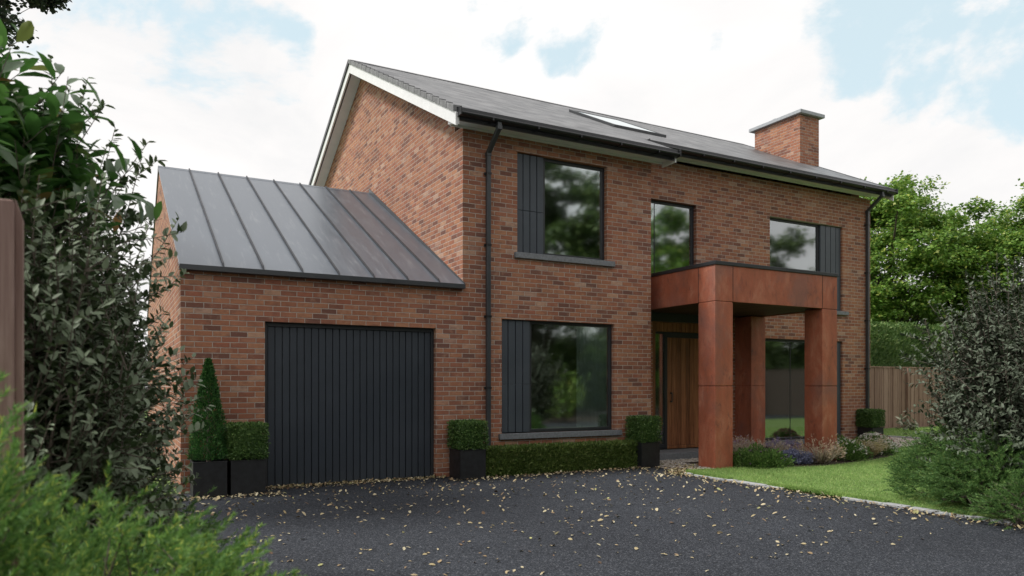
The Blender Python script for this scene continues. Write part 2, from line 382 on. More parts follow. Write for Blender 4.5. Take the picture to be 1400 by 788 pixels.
# ------------------------------------------------------------------ world and light
w = bpy.data.worlds.new('World'); scene.world = w; w.use_nodes = True
class WT(NT):
    def __init__(s, tree): s.t = tree; s.t.nodes.clear(); s.out = s.t.nodes.new('ShaderNodeOutputWorld')
t = WT(w.node_tree)
SUN_EL, SUN_AZ = 52, 288        # azimuth clockwise from +Y
sky = t.n('ShaderNodeTexSky', sky_type='NISHITA'); sky.sun_disc = False
sky.sun_elevation = R(SUN_EL); sky.sun_rotation = R(SUN_AZ); sky.air_density = 1.0; sky.dust_density = 1.2; sky.ozone_density = 1.0
dirv = t.n('ShaderNodeTexCoord').outputs['Generated']
def pxdir(x, y):
    u=(x-700)/FPX; v=(528-y)/FPX; s,c=math.sin(TH),math.cos(TH)
    return Vector((s+u*c, c-u*s, v)).normalized()
warp = t.n('ShaderNodeTexNoise'); t.l(dirv, warp.inputs['Vector']); warp.inputs['Scale'].default_value=3.0; warp.inputs['Detail'].default_value=4
wv = t.n('ShaderNodeVectorMath', operation='MULTIPLY_ADD'); t.l(warp.outputs['Color'], wv.inputs[0]); wv.inputs[1].default_value=(.16,.16,.16); t.l(dirv, wv.inputs[2])
nrm = t.n('ShaderNodeVectorMath', operation='NORMALIZE'); t.l(wv.outputs[0], nrm.inputs[0])
off = Vector((.08,.08,.08))
hole = None
for x, y, r, a in ((95,15,.10,1),(190,45,.10,1),(280,75,.095,1),(365,90,.075,.95),(440,100,.05,.7),(665,0,.05,.75),(765,30,.055,.55),(790,15,.03,.6),
                   (1235,10,.10,1.1),(1330,40,.11,1.15),(1390,85,.085,1),(1290,100,.05,.9),(1440,20,.12,1),(845,150,.03,.5),(985,5,.035,.6)):
    d = (pxdir(x, y)+off).normalized()
    dp = t.n('ShaderNodeVectorMath', operation='DOT_PRODUCT'); t.l(nrm.outputs[0], dp.inputs[0]); dp.inputs[1].default_value = d
    h = t.mapr(dp.outputs['Value'], math.cos(r*1.25), math.cos(r*.35), 0, a, True)
    hole = h if hole is None else t.math('MAXIMUM', hole, h)
pv = t.scale(dirv, (1, 1, 1.5))
n1 = t.noise(pv, 4.2, 9, .60, .2)
n2 = t.noise(pv, 1.6, 4, .5)
cov = t.math('ADD', .72, t.math('MULTIPLY', t.math('SUBTRACT', n1, .5), 1.7))
cov = t.math('ADD', cov, t.math('MULTIPLY', t.math('SUBTRACT', n2, .5), .6))
cov = t.math('SUBTRACT', cov, t.math('MULTIPLY', hole, .50))
mask = t.mapr(cov, .20, .38, 0, 1, True)
shade = t.noise(t.scale(dirv, (1, 1, 2.2)), 3.0, 7, .58, .3)
ccol = t.ramp(shade, [(.28, (6.8, 6.8, 6.85)), (.45, (7.55, 7.42, 7.36)), (.62, (8.0, 7.85, 7.76))])
skyc = t.mix(1.0, sky.outputs[0], (1.0, 1.0, 1.0), 'MULTIPLY')
skyc = t.mix(.76, skyc, (6.2, 7.5, 7.85))
skymix = t.mix(mask, skyc, ccol)
bg = t.n('ShaderNodeBackground'); t.l(skymix, bg.inputs[0]); bg.inputs[1].default_value = .10
t.l(bg.outputs[0], t.out.inputs[0])

sun_d = bpy.data.lights.new('sun', 'SUN'); sun = bpy.data.objects.new('sun', sun_d); COL.objects.link(sun)
sun_d.energy = 2.6; sun_d.angle = R(12); sun_d.color = (1, .97, .93)
sd = Vector((math.sin(R(SUN_AZ))*math.cos(R(SUN_EL)), math.cos(R(SUN_AZ))*math.cos(R(SUN_EL)), math.sin(R(SUN_EL))))
sun.rotation_euler = (-sd).to_track_quat('-Z', 'Y').to_euler(); sun.location = (0, 0, 30)
scene.view_settings.view_transform = 'Standard'; scene.view_settings.look = 'None'
scene.view_settings.exposure = 0.40; scene.view_settings.gamma = 1; scene.view_settings.use_curve_mapping = False
scene.cycles.use_denoising = True
scene.cycles.max_bounces = 8; scene.cycles.transparent_max_bounces = 8
scene.cycles.sample_clamp_indirect = 8
scene.render.film_transparent = False

# ------------------------------------------------------------------ ground
S = lambda name, mb, mat: kind(mb.build(name, mat))
S('ground', MB().add([(-300,-300,-.03),(300,-300,-.03),(300,300,-.03),(-300,300,-.03)], [(0,1,2,3)]), M['turf'])
S('driveway', MB().add([(.2,1.2,0),(8.13,1.2,0),(8.13,9.0,0),(8.22,9.42,0),(8.5,9.75,0),(9.0,10.0,0),(9.0,10.72,0),(-.5,10.72,0),(-.5,9,0),(.2,7.5,0)], [tuple(range(10))]), M['asphalt'])
S('road', MB().poly([(-60,-2.6),(60,-2.6),(60,1.199),(-60,1.199)], -.002), M['asphalt'])  # out of view, added so the ground floor window mirrors asphalt, not lawn
S('added_dark_floor', MB().poly([(-60,-40),(60,-40),(60,-2.601),(-60,-2.601)], -.015), M['soil'])  # unseen dark soil sheet, added to darken the ground floor window's reflection
S('soil_bed', MB().add([(-8,1.2,-.01),(.2,1.2,-.01),(.2,7.5,-.01),(-.5,9,-.01),(-.5,14,-.01),(-8,14,-.01)], [tuple(range(6))]), M['soil'])
lawn_pts = [(8.25,1.2),(60,1.2),(60,15.55),(18.95,15.55),(18.95,11.55),(16.9,10.85),(15.2,10.35),(13.8,9.35),(12.6,9.0),(11.0,8.75),(10.0,8.95),(9.62,9.32),(9.0,9.37),(8.62,9.45),(8.35,9.2),(8.25,8.9)]
lw = MB(); n = len(lawn_pts)
lw.add([(x,y,.03) for x,y in lawn_pts]+[(x,y,-.03) for x,y in lawn_pts], [tuple(range(n))]+[(i,(i+1)%n,n+(i+1)%n,n+i) for i in range(n)])
S('lawn', lw, M['turf'])
S('flower_bed', MB().poly([(9.2,9.4),(9.62,9.32),(10.0,8.95),(11.0,8.75),(12.6,9.0),(13.8,9.35),(15.2,10.35),(15.4,11.56),(11.5,11.56),(11.5,10.8),(9.2,10.4)], .022), M['soil'])
S('gravel_path', MB().poly([(15.2,10.35),(16.9,10.85),(18.9,11.55),(18.9,15.5),(16.25,15.5),(16.25,11.57),(15.4,11.57)], .018), M['gravel_bed'])
S('gravel_strip', MB().poly([(8.62,9.45),(9.0,9.37),(9.2,9.4),(9.2,10.4),(11.5,10.8),(11.5,10.9),(8.4,10.9),(8.4,9.9)], .012), M['gravel_bed'])
kb = MB()
yy = 8.95
while yy > 2.1:
    if not (7.0 < yy < 7.5): kb.box(8.135, 8.245, yy-.88, yy-.02, -.05, .026+.005*random.random())
    yy -= .9
kb.box(8.16, 8.26, 9.0, 9.18, -.05, .03)
kind(kb.build('kerb', M['lightstone'], None, .008))
pe = MB()
for k in range(6): pe.box(18.86, 18.97, 11.5+k*.7, 12.17+k*.7, -.03, .06)
kind(pe.build('path_edging', M['lightstone'], None, .006))

# ------------------------------------------------------------------ house
house = thing('house', 'two storey red brick house with slate roof, attached zinc roofed garage and rusty steel porch', 'house', (0.825, 10.7, 0))
Y0, Y1, XL, XM, XS, XR = 10.7, 11.6, .825, 4.93, 8.724, 16.2
SL = .5115                                    # main roof slope
EY, EZ = 10.33, 5.70                          # eave of the projecting bay
RY, RZ = 16.0, 5.70 + SL*(16.0-10.33)
roofz = lambda y: EZ + SL*(y-EY)

def wall_open(mb, x0, x1, z0, z1, y, th, openings):
    xs = sorted({x0, x1, *[v for o in openings for v in o[:2]]}); zs = sorted({z0, z1, *[v for o in openings for v in o[2:]]})
    xs = [v for v in xs if x0 <= v <= x1]; zs = [v for v in zs if z0 <= v <= z1]
    nx, nz = len(xs)-1, len(zs)-1
    def solid(i, j):
        if i < 0 or j < 0 or i >= nx or j >= nz: return False
        cx, cz = (xs[i]+xs[i+1])/2, (zs[j]+zs[j+1])/2
        return not any(a < cx < b and c < cz < d for a, b, c, d in openings)
    for i in range(nx):
        for j in range(nz):
            if not solid(i, j): continue
            a, b, c, d = xs[i], xs[i+1], zs[j], zs[j+1]; y2 = y+th
            mb.add([(a,y,c),(b,y,c),(b,y,d),(a,y,d)], [(0,1,2,3)])
            mb.add([(a,y2,c),(b,y2,c),(b,y2,d),(a,y2,d)], [(3,2,1,0)])
            if not solid(i-1, j): mb.add([(a,y,c),(a,y,d),(a,y2,d),(a,y2,c)], [(0,1,2,3)])
            if not solid(i+1, j): mb.add([(b,y,c),(b,y,d),(b,y2,d),(b,y2,c)], [(3,2,1,0)])
            if not solid(i, j-1): mb.add([(a,y,c),(b,y,c),(b,y2,c),(a,y2,c)], [(3,2,1,0)])
            if not solid(i, j+1): mb.add([(a,y,d),(b,y,d),(b,y2,d),(a,y2,d)], [(0,1,2,3)])
    return mb
def raw_build(mb, name, mat, parent):
    me = bpy.data.meshes.new(name); me.from_pydata(mb.v, [], mb.f); me.update()
    return link(name, me, mat, parent)

GD = (1.90, 4.47, -.1, 2.33)
W1 = (5.92, 7.74, 3.64, 5.31); W2 = (5.63, 7.90, .65, 2.53)
W3 = (9.40, 10.655, 3.10, 5.165); W4 = (12.78, 15.19, 3.19, 5.175); W5 = (12.63, 15.19, .22, 2.48)
DR = (9.50, 11.62, -.1, 2.72)
raw_build(wall_open(MB(), XL, XM, -.1, 3.03, Y0, .3, [GD]), 'brick_wall', M['brick'], house)
raw_build(wall_open(MB(), XM, XS, -.1, 5.56, Y0, .3, [W1, W2]), 'brick_wall', M['brick'], house)
raw_build(wall_open(MB(), XS-.3, XR, -.1, 5.95, Y1, .3, [W3, W4, W5, DR]), 'brick_wall', M['brick'], house)
MB().box(XS-.3, XS-.001, Y0+.301, Y1-.001, -.1, 5.75).build('return_wall', M['brick'], house)
def gable(x0, x1, ya, yb, ez, rz, ry):
    return MB().prism_x([(ya, -.1), (yb, -.1), (yb, ez), (ry, rz), (ya, ez)], x0, x1)
# main gables stop 5 cm under the roof plane
gable(XM, XM+.28, Y0+.301, 21.3, roofz(Y0+.301)-.24, RZ-.24, RY).build('gable_wall', M['brick'], house)
gable(XR-.3, XR, Y1+.302, 21.3, roofz(Y1+.3)-.24, RZ-.24, RY).build('gable_wall', M['brick'], house)
MB().box(XM+.281, XR-.301, 21.0, 21.29, -.1, 5.6).build('brick_wall', M['brick'], house)
gable(XL, XL+.28, Y0+.302, 20.3, 3.14, 5.50, 15.5).build('gable_wall', M['brick'], house)
MB().box(XL+.28, XM, 20.0, 20.3, -.1, 3.0).build('brick_wall', M['brick'], house)
# inside faces seen through the glass
ii = MB().box(XM+.3, XR-.32, 14.9, 15.0, 0, 5.6); ii.box(XM+.3, XS-.31, 11.02, 14.88, 2.72, 2.92); ii.box(XS-.29, XR-.32, 11.92, 14.88, 2.76, 2.98)
ii.box(XM+.3, XR-.32, 12.0, 14.88, 5.42, 5.5)
ii.build('interior_wall', M['interior'], house)
MB().box(XM+.3, XR-.32, 11.92, 14.88, -.05, .12).build('interior_floor', M['interior'], house)

# main roof : front slope in two depths, back slope
def roof_strip(mb, x0, x1, ya, yb, th=.045, top=0.0):
    za, zb = roofz(ya)+top, roofz(yb)+top
    return mb.prism_x([(ya, za-th), (yb, zb-th), (yb, zb), (ya, za)], x0, x1)
rf = MB(); roof_strip(rf, 4.66, 8.98, EY, RY); roof_strip(rf, 8.981, 16.5, 11.22, RY)
zb = roofz(RY)
rf.prism_x([(RY+.001, zb-.045), (21.75, zb-SL*5.75-.045), (21.75, zb-SL*5.75), (RY+.001, zb)], 4.66, 16.5)
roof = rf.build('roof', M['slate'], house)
rc = MB()
for k in range(26): rc.prism_x([(RY-.13, RZ-.06), (RY+.13, RZ-.06), (RY+.13, RZ-.052), (RY, RZ+.020), (RY-.13, RZ-.052)], 4.70+k*.454, 4.70+k*.454+.448)
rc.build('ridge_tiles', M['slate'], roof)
vt = MB(); L = math.hypot(1, SL); ny = 1/L*SL
k = 0; y = EY
M['gutter'] = mat_plain('gutter_plastic', (.014, .015, .017), .38, 0, .1, 5, .02)
M['zincdark'] = mat_plain('seam_zinc', (.04, .043, .05), .5, .3, .15, 6, .03)
M['joint_shade'] = mat_plain('painted_gap_shadow', (.045, .022, .016), .8)  # near-black colour paints the shadow of a gap onto the porch panel strips
M['leaf_pale'] = mat_leaf('leaf_pale', [(0, (.16, .18, .13)), (1, (.42, .42, .33))], .5, None, .2, .3)
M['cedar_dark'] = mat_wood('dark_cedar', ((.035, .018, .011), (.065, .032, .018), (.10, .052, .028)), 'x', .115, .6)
M['verge'] = mat_plain('verge_unit', (.17, .172, .175), .6, 0, .35, 9, .15)
while y < RY-.05:
    y2 = min(y+.262, RY); th = .07
    vt.prism_x([(y, roofz(y)-.075), (y2, roofz(y2)-.075), (y2, roofz(y2)+.008), (y, roofz(y)+.028)], 4.60, 4.72); y += .275
vt.build('verge_tiles', M['verge'], roof, .006)
MB().prism_x([(RY+.002, RZ-.09), (21.75, RZ-SL*5.75-.09), (21.75, RZ-SL*5.75+.012), (RY+.002, RZ+.012)], 4.60, 4.70).build('verge_trim', M['black'], roof)
MB().prism_x([(11.22, roofz(11.22)-.08), (RY, RZ-.08), (RY, RZ+.012), (11.22, roofz(11.22)+.012)], 16.5, 16.58).build('verge_trim', M['black'], roof)
MB().prism_x([(EY, roofz(EY)-.075), (11.2, roofz(11.2)-.075), (11.2, roofz(11.2)-.012), (EY, roofz(EY)-.012)], 8.982, 8.995).build('verge_trim', M['black'], roof)
# bargeboards and verge soffit
def barge(x0, x1, ya, top, dep, name, mat):
    MB().prism_x([(ya, roofz(ya)-top-dep), (RY, RZ-top-dep), (RY, RZ-top), (ya, roofz(ya)-top)], x0, x1).build(name, mat, house, .003)
    MB().prism_x([(RY+.001, RZ-top-dep), (21.72, RZ-SL*5.72-top-dep), (21.72, RZ-SL*5.72-top), (RY+.001, RZ-top)], x0, x1).build(name, mat, house, .003)
barge(4.63, 4.665, EY-.02, .077, .205, 'bargeboard', M['white'])
barge(16.48, 16.515, 11.2, .082, .20, 'bargeboard', M['white'])
MB().prism_x([(EY-.005, 5.44), (EY+.355, 5.54), (EY+.355, 5.66), (EY-.005, 5.62)], 4.666, 4.70).build('box_end', M['white'], house, .003)
barge(4.701, XM-.002, EY+.38, .225, .025, 'verge_soffit', M['soffit'])
barge(XR+.002, 16.478, 11.60, .225, .025, 'verge_soffit', M['soffit'])
# eaves: fascia, soffit board, gutter
MB().box(4.701, 8.97, EY+.012, EY+.036, 5.505, 5.655).build('fascia', M['black'], house)
MB().box(9.002, 16.478, 11.232, 11.256, 5.965, 6.10).build('fascia', M['black'], house)
MB().box(4.702, 8.99, EY+.037, Y0-.002, 5.555, 5.585).build('soffit', M['soffit'], house, .003)
MB().box(8.975, 9.0, EY-.005, Y0+.002, 5.47, 5.62).build('box_end', M['white'], house, .003)
MB().box(9.001, 16.45, 11.257, Y1-.002, 6.03, 6.06).build('soffit', M['soffit'], house, .003)
MB().box(4.702, 8.97, Y0-.030, Y0-.003, 5.523, 5.554).build('soffit_trim', M['white'], house, .003)
MB().box(9.05, 16.2, Y1-.030, Y1-.003, 5.998, 6.029).build('soffit_trim', M['white'], house, .003)
def gutter(x0, x1, y, z):
    pr = [(y-.098, z), (y-.103, z-.048), (y-.128, z-.066), (y-.134, z-.080), (y-.124, z-.100), (y-.088, z-.116), (y-.002, z-.118)]
    inner = [(y-.002, z-.112), (y-.086, z-.110), (y-.118, z-.096), (y-.127, z-.080), (y-.122, z-.070), (y-.097, z-.052), (y-.092, z)]
    g = MB().prism_x(pr+inner, x0, x1)
    for e in (x0, x1): g.box(e-.010, e+.010, y-.137, y+.004, z-.121, z+.004)
    x = x0+.55
    while x < x1: g.box(x-.013, x+.013, y-.137, y+.03, z-.124, z-.080); x += .82
    return g
gutter(4.672, 8.99, EY+.0, 5.668).build('gutter', M['gutter'], house)
gutter(9.012, 16.50, 11.22, 6.125).build('gutter', M['gutter'], house)
def pipe(x, ytop, yw, ztop, zbot):
    r = .034; p = MB()
    def sq(a, b, rr=r):
        a = np.array(a); b = np.array(b); d = b-a; d /= np.linalg.norm(d)
        u = np.array([1., 0, 0]); v = np.cross(d, u)
        vs = [q+rr*(sx*u+sy*v) for q in (a, b) for sx, sy in ((-1,-1),(1,-1),(1,1),(-1,1))]
        p.add(vs, [(0,1,2,3),(7,6,5,4),(0,4,5,1),(1,5,6,2),(2,6,7,3),(3,7,4,0)])
    sq((x, ytop, ztop), (x, ytop, ztop-.15)); sq((x, ytop, ztop-.13), (x, yw, ztop-.42)); sq((x, yw, ztop-.40), (x, yw, zbot))
    sq((x, yw, ztop-.40), (x, yw, ztop-.47), .041); sq((x, ytop, ztop-.10), (x, ytop, ztop-.16), .041)
    o = p.build('downpipe', M['anthpipe'], house, .006)
    z = ztop-.75
    while z > .3: q = MB(); q.box(x-.055, x+.055, yw+.02, yw+.05, z-.02, z+.02); q.box(x-.041, x+.041, yw-.041, yw+.03, z-.016, z+.016); q.build('pipe_bracket', M['black'], o); z -= 1.15
M['anthpipe'] = mat_plain('pipe_paint', (.045, .049, .054), .35, 0, .1, 5, .02)
pipe(5.355, EY-.06, Y0-.06, 5.60, 0.02)
pipe(16.02, 11.16, Y1-.06, 6.05, .05)

# skylight
def onplane(x, y, off): return (x, y, roofz(y)+off)
def slab(mb, x0, x1, ya, yb, lo, hi):
    return mb.prism_x([(ya, roofz(ya)+lo), (yb, roofz(yb)+lo), (yb, roofz(yb)+hi), (ya, roofz(ya)+hi)], x0, x1)
SX0, SX1, SYA, SYB = 9.30, 10.70, 12.60, 14.35
sk = MB(); slab(sk, SX0, SX0+.07, SYA, SYB, .001, .06); slab(sk, SX1-.07, SX1, SYA, SYB, .001, .06)
slab(sk, SX0+.07, SX1-.07, SYA, SYA+.07, .001, .06); slab(sk, SX0+.07, SX1-.07, SYB-.07, SYB, .001, .06)
sky_o = sk.build('skylight', M['frame'], house, .004)
slab(MB(), SX0+.07, SX1-.07, SYA+.07, SYB-.07, .040, .052).build('pane', M['glass'], sky_o)

# windows
def window(o, y, panel=None, mull=None, sill=None, curtain=None):
    x0, x1, z0, z1 = o; yf = y+.085; d = .07; fw = .055
    f = MB(); e = .002
    f.box(x0+e, x0+fw, yf, yf+d, z0+e, z1-e); f.box(x1-fw, x1-e, yf, yf+d, z0+e, z1-e)
    f.box(x0+fw, x1-fw, yf, yf+d, z1-fw, z1-e); f.box(x0+fw, x1-fw, yf, yf+d, z0+e, z0+fw)
    px0, px1 = x0+fw, x1-fw
    if panel:
        a, b = panel
        if a <= x0+.01: f.box(b, b+.05, yf, yf+d, z0+fw, z1-fw); px0 = b+.05
        else: f.box(a-.05, a, yf, yf+d, z0+fw, z1-fw); px1 = a-.05
    if mull: f.box(mull-.006, mull+.006, yf+.02, yf+.05, z0+fw, z1-fw)
    w = f.build('window', M['frame'], house, .004)
    MB().box(px0, px1, yf+.028, yf+.036, z0+fw, z1-fw).build('pane', M['glass'], w)
    if panel:
        a, b = panel; p = MB(); nb = 4; wd = (b-a)/nb
        for k in range(nb):
            zj = z0+(z1-z0)*.43
            p.box(a+k*wd+.008, a+(k+1)*wd-.008, y+.045, y+.075, z0+.012, zj-.003); p.box(a+k*wd+.008, a+(k+1)*wd-.008, y+.045, y+.075, zj+.003, z1-.012)
        p.box(a+.003, b, y+.0755, yf-.001, z0+.012, z1-.012)
        p.build('cladding_panel', M['anth'], w, .004)
    if sill:
        a, b, c, dd = sill
        MB().box(a, b, y-.055, y+.084, c, dd).build('sill', M['stone'], w, .006)
    if curtain:
        a, b = curtain; c = MB(); n = 26; vs = []
        for i in range(n+1):
            xx = a+(b-a)*i/n; vs += [(xx, y+.19+.03*math.sin(i*1.9), z0+.02), (xx, y+.19+.03*math.sin(i*1.9), z1+.1)]
        m = len(vs); vs2 = [(p[0], p[1]+.006, p[2]) for p in vs]
        c.add(vs+vs2, [(2*i, 2*i+2, 2*i+3, 2*i+1) for i in range(n)]+[(m+2*i+1, m+2*i+3, m+2*i+2, m+2*i) for i in range(n)])
        c.build('curtain', M['curtain'], w, 0, True)
    return w
window(W1, Y0, (5.922, 6.455), None, (5.86, 7.88, 3.545, 3.64))
window(W2, Y0, (5.632, 6.19), None, (5.57, 8.03, .555, .65), (7.22, 7.86))
window(W3, Y1, None, 9.635, None)
window(W4, Y1, (14.47, 15.188), None, (12.72, 15.35, 3.10, 3.19))
window(W5, Y1, (14.47, 15.188), 13.55, (12.56, 15.28, .12, .22))

# garage door
g = MB(); a, b, c, d = GD
yg = Y0+.10; nb = 24; bw = (b-a-.10)/nb
for k in range(nb): g.box(a+.05+k*bw+.007, a+.05+(k+1)*bw-.007, yg, yg+.03, .015, d-.06)
g.box(a+.05, b-.05, yg+.0305, yg+.06, .01, d-.06)
gd = g.build('garage_door', M['door_grey'], house, .004)
MB().box(a+.002, a+.05, yg-.02, yg+.07, 0, d-.002).box(b-.05, b-.002, yg-.02, yg+.07, 0, d-.002).box(a+.05, b-.05, yg-.02, yg+.07, d-.06, d-.002).build('door_frame', M['frame'], gd, .004)

# garage roof
gz = lambda y: 3.05+.522*(y-10.63)
GR = 15.5; gr = MB()
gr.prism_x([(10.60, gz(10.60)-.04), (GR, gz(GR)-.04), (GR, gz(GR)), (10.60, gz(10.60))], .802, XM-.003)
gr.prism_x([(GR+.001, gz(GR)-.04), (20.6, gz(GR)-.522*5.1-.04), (20.6, gz(GR)-.522*5.1), (GR+.001, gz(GR))], .802, XM-.003)
metal = gr.build('metal_roof', M['zinc'], house)
for xs in (1.348, 1.869, 2.401, 2.924, 3.446, 3.978, 4.494):
    MB().prism_x([(10.60, gz(10.60)+.0005), (GR, gz(GR)+.0005), (GR, gz(GR)+.036), (10.66, gz(10.66)+.036)], xs-.011, xs+.011).build('standing_seam', M['zincdark'] if 'zincdark' in M else M['zinc'], metal)
MB().box(.80, XM-.002, 10.585, 10.599, 2.965, 3.036).box(.80, XM-.002, 10.60, 10.698, 2.965, 2.985).build('eave_flashing', M['anthpipe'], metal, .003)
MB().prism_x([(GR-.10, gz(GR)-.05), (GR+.10, gz(GR)-.05), (GR, gz(GR)+.012)], .80, XM-.003).build('ridge_flashing', M['zinc'], metal)
MB().prism_x([(10.62, gz(10.62)-.0), (GR, gz(GR)-.0), (GR, gz(GR)+.10), (10.62, gz(10.62)+.02)], XM-.018, XM-.001).build('wall_flashing', M['anthpipe'], metal)

# chimney
cx0, cx1, cy0, cy1, cz = 15.93, 16.66, 13.45, 15.0, 8.58
ch = MB().box(cx0, cx1, cy0, cy1, 6.0, cz).build('chimney', M['brick'], house)
MB().box(cx0-.09, cx1+.12, cy0-.10, cy1+.14, cz+.001, cz+.095).build('chimney_cap', M['cap'], ch, .01)
MB().tube([(16.3, 14.55, cz+.096), (16.3, 14.55, cz+.26)], [.13, .12], 16).build('chimney_pot', M['cap'], ch)

# porch
PX0, PX1, PY0, CS = 9.04, 12.14, 9.39, .41
ca = MB(); zf0, zf1 = 2.886, 3.50; th = .06
ca.box(PX0, PX1, PY0, PY0+th, zf0, zf1); ca.box(PX0, PX0+th, PY0+th, Y1-.003, zf0, zf1); ca.box(PX1-th, PX1, PY0+th, Y1-.003, zf0, zf1)
ca.box(PX0+th, PX1-th, PY0+th, Y1-.003, 3.3, 3.45)
porch = ca.build('porch', M['corten'], house, .004)
for xx in (PX0+CS, PX1-CS): MB().box(xx-.006, xx+.006, PY0-.0025, PY0+.001, zf0, zf1).build('panel_joint', M['joint_shade'], porch)
MB().box(PX0-.0025, PX0+.001, PY0+CS-.006, PY0+CS+.006, zf0, zf1).build('panel_joint', M['joint_shade'], porch)
MB().box(PX0-.02, PX1+.02, PY0-.02, Y1-.004, 3.501, 3.565).build('coping', M['frame'], porch, .006)
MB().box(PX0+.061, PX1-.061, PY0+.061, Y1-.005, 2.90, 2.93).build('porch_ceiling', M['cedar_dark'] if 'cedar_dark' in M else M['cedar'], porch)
for x0, y0, dep in ((PX0, PY0, CS), (PX1-CS, PY0, CS), (PX1-CS, 11.14, Y1-11.14-.004)):
    c = MB().box(x0, x0+CS, y0, y0+dep, -.05, 1.420); c.box(x0, x0+CS, y0, y0+dep, 1.438, 2.870); c.box(x0+.010, x0+CS-.010, y0+.010, y0+dep-.010, 1.420, 2.886)
    c.build('column', M['corten'], porch, .008)
MB().box(8.76, 11.60, 10.92, Y1-.004, -.02, .15).build('doorstep', M['stone'], house, .008)

# front door assembly in the recess
a, b, c, d = DR; yd = Y1+.10
MB().box(9.502, 9.605, yd-.06, yd+.10, .15, 2.715).build('door_surround', M['cedar'], house, .004)
MB().box(11.52, 11.618, yd-.06, yd+.10, .15, 2.715).build('door_surround', M['cedar'], house, .004)
MB().box(9.11, 11.66, Y1-.035, Y1-.003, 2.722, 2.895).build('dark_wall_strip', M['frame'], house, .003)  # added dark strip over the brick between door opening and porch ceiling
cl = MB(); x = 9.606
while x < 11.5: cl.box(x+.003, min(x+.112, 11.52), yd-.03, yd+.08, 2.535, 2.715); x += .115
cl.build('timber_cladding', M['cedar'], house, .003)
df = MB().box(9.606, 9.635, yd, yd+.08, .151, 2.53).box(9.885, 9.965, yd, yd+.08, .151, 2.53).box(11.05, 11.12, yd, yd+.08, .151, 2.53).box(9.635, 9.885, yd, yd+.08, 2.49, 2.53)
df.box(9.965, 11.05, yd, yd+.08, 2.42, 2.53).box(9.635, 9.885, yd, yd+.08, .151, .25).box(11.12, 11.519, yd, yd+.08, 2.49, 2.53).box(11.12, 11.519, yd, yd+.08, .151, .25).build('door_frame', M['frame_brown'] if 'frame_brown' in M else M['frame'], house, .003)
MB().box(9.636, 9.884, yd+.03, yd+.038, .251, 2.489).build('sidelight', M['glass'], house)
MB().box(11.121, 11.518, yd+.03, yd+.038, .251, 2.489).build('sidelight', M['glass'], house)
fd = MB(); x = 9.966
while x < 11.04: fd.box(x+.003, min(x+.117, 11.048), yd+.012, yd+.06, .22, 2.418); x += .12
fdo = fd.build('front_door', M['cedar'], house, .003)
MB().box(9.966, 11.048, yd+.005, yd+.07, .152, .217).build('threshold', M['cedar'], fdo, .003)
MB().tube([(10.06, yd-.03, 1.12), (10.06, yd-.03, 1.28)], .012, 8).box(10.045, 10.075, yd-.028, yd+.012, 1.1, 1.13).box(10.045, 10.075, yd-.028, yd+.012, 1.27, 1.30).build('handle', M['frame'], fdo)

# ------------------------------------------------------------------ plants
def topiary_box(x0, x1, y0, y1, z0, z1, n, size, tall=1.0, rough=.012):
    """clipped box: leaves in the outer skin"""
    d = np.array([x1-x0, y1-y0, z1-z0]); c = np.array([(x0+x1)/2, (y0+y1)/2, (z0+z1)/2])
    area = np.array([d[1]*d[2], d[0]*d[2], d[0]*d[1]]); pr = area/area.sum()
    ax = rng.choice(3, n, p=pr); P = rng.uniform(-.5, .5, (n, 3)); sgn = np.where(rng.random(n) < .5, -1, 1)
    P[np.arange(n), ax] = .5*sgn; P = c+P*d
    out = np.zeros((n, 3)); out[np.arange(n), ax] = sgn
    depth = rng.beta(1.2, 2.2, n)*.09 - rough*rng.random(n)*1.6
    P -= out*depth[:, None]; P += rng.normal(0, .004, (n, 3))
    cor = np.abs((P-c)/d); 
    D = unit(out*.7+rdir(n)*.9+np.array([0, 0, .35*tall])); N = unit(out*.6+rdir(n)+np.array([0, 0, .5]))
    s = size*rng.uniform(.7, 1.3, n)
    return P, D, N, s
def core_box(x0, x1, y0, y1, z0, z1): return MB().box(x0, x1, y0, y1, z0, z1)

def planter_box(x0, y0, s, h):
    p = MB(); t = .018; x1, y1 = x0+s, y0+s
    p.box(x0, x1, y0, y0+t, 0, h); p.box(x0, x1, y1-t, y1, 0, h); p.box(x0, x0+t, y0+t, y1-t, 0, h); p.box(x1-t, x1, y0+t, y1-t, 0, h)
    p.box(x0+t, x1-t, y0+t, y1-t, 0.01, h-.04)
    for a in ((x0-.006, x1+.006, y0-.006, y0+t), (x0-.006, x1+.006, y1-t, y1+.006)): p.box(*a, h+.0005, h+.012)
    for a in ((x0-.006, x0+t, y0+t, y1-t), (x1-t, x1+.006, y0+t, y1-t)): p.box(*a, h+.0005, h+.012)
    return p
def potted_cube(x0, y0, s, h, f, label, wide=.02):
    th = thing('potted_shrub', label, 'potted shrub', (x0+s/2, y0+s/2, 0), 'dark square planters with clipped shrubs')
    planter_box(x0, y0, s, h).build('planter', M['planter'], th, .004)
    MB().tube([(x0+s/2, y0+s/2, h-.05), (x0+s/2, y0+s/2, h+.15)], .02).build('stem', M['twig'], th)
    a = (x0-wide, x0+s+wide, y0-wide, y0+s+wide, h+.035, h+f)
    P, D, N, sz = topiary_box(*a, 6500, .030)
    core_ = core_box(a[0]+.06, a[1]-.06, a[2]+.06, a[3]-.06, a[4]+.05, a[5]-.06)
    o = leaf_obj('foliage', [(P, D, N, sz, sz*.62, T_DIAM, 0)], [M['leaf_box']], th)
    core_.build('inner_growth', M['leaf_box'], th)
    return th
potted_cube(1.385, 10.19, .435, .445, .47, 'clipped box cube in dark planter between the tall cone and the garage door')
potted_cube(4.665, 10.2, .425, .445, .43, 'clipped box cube in dark planter between the garage door and the drainpipe')
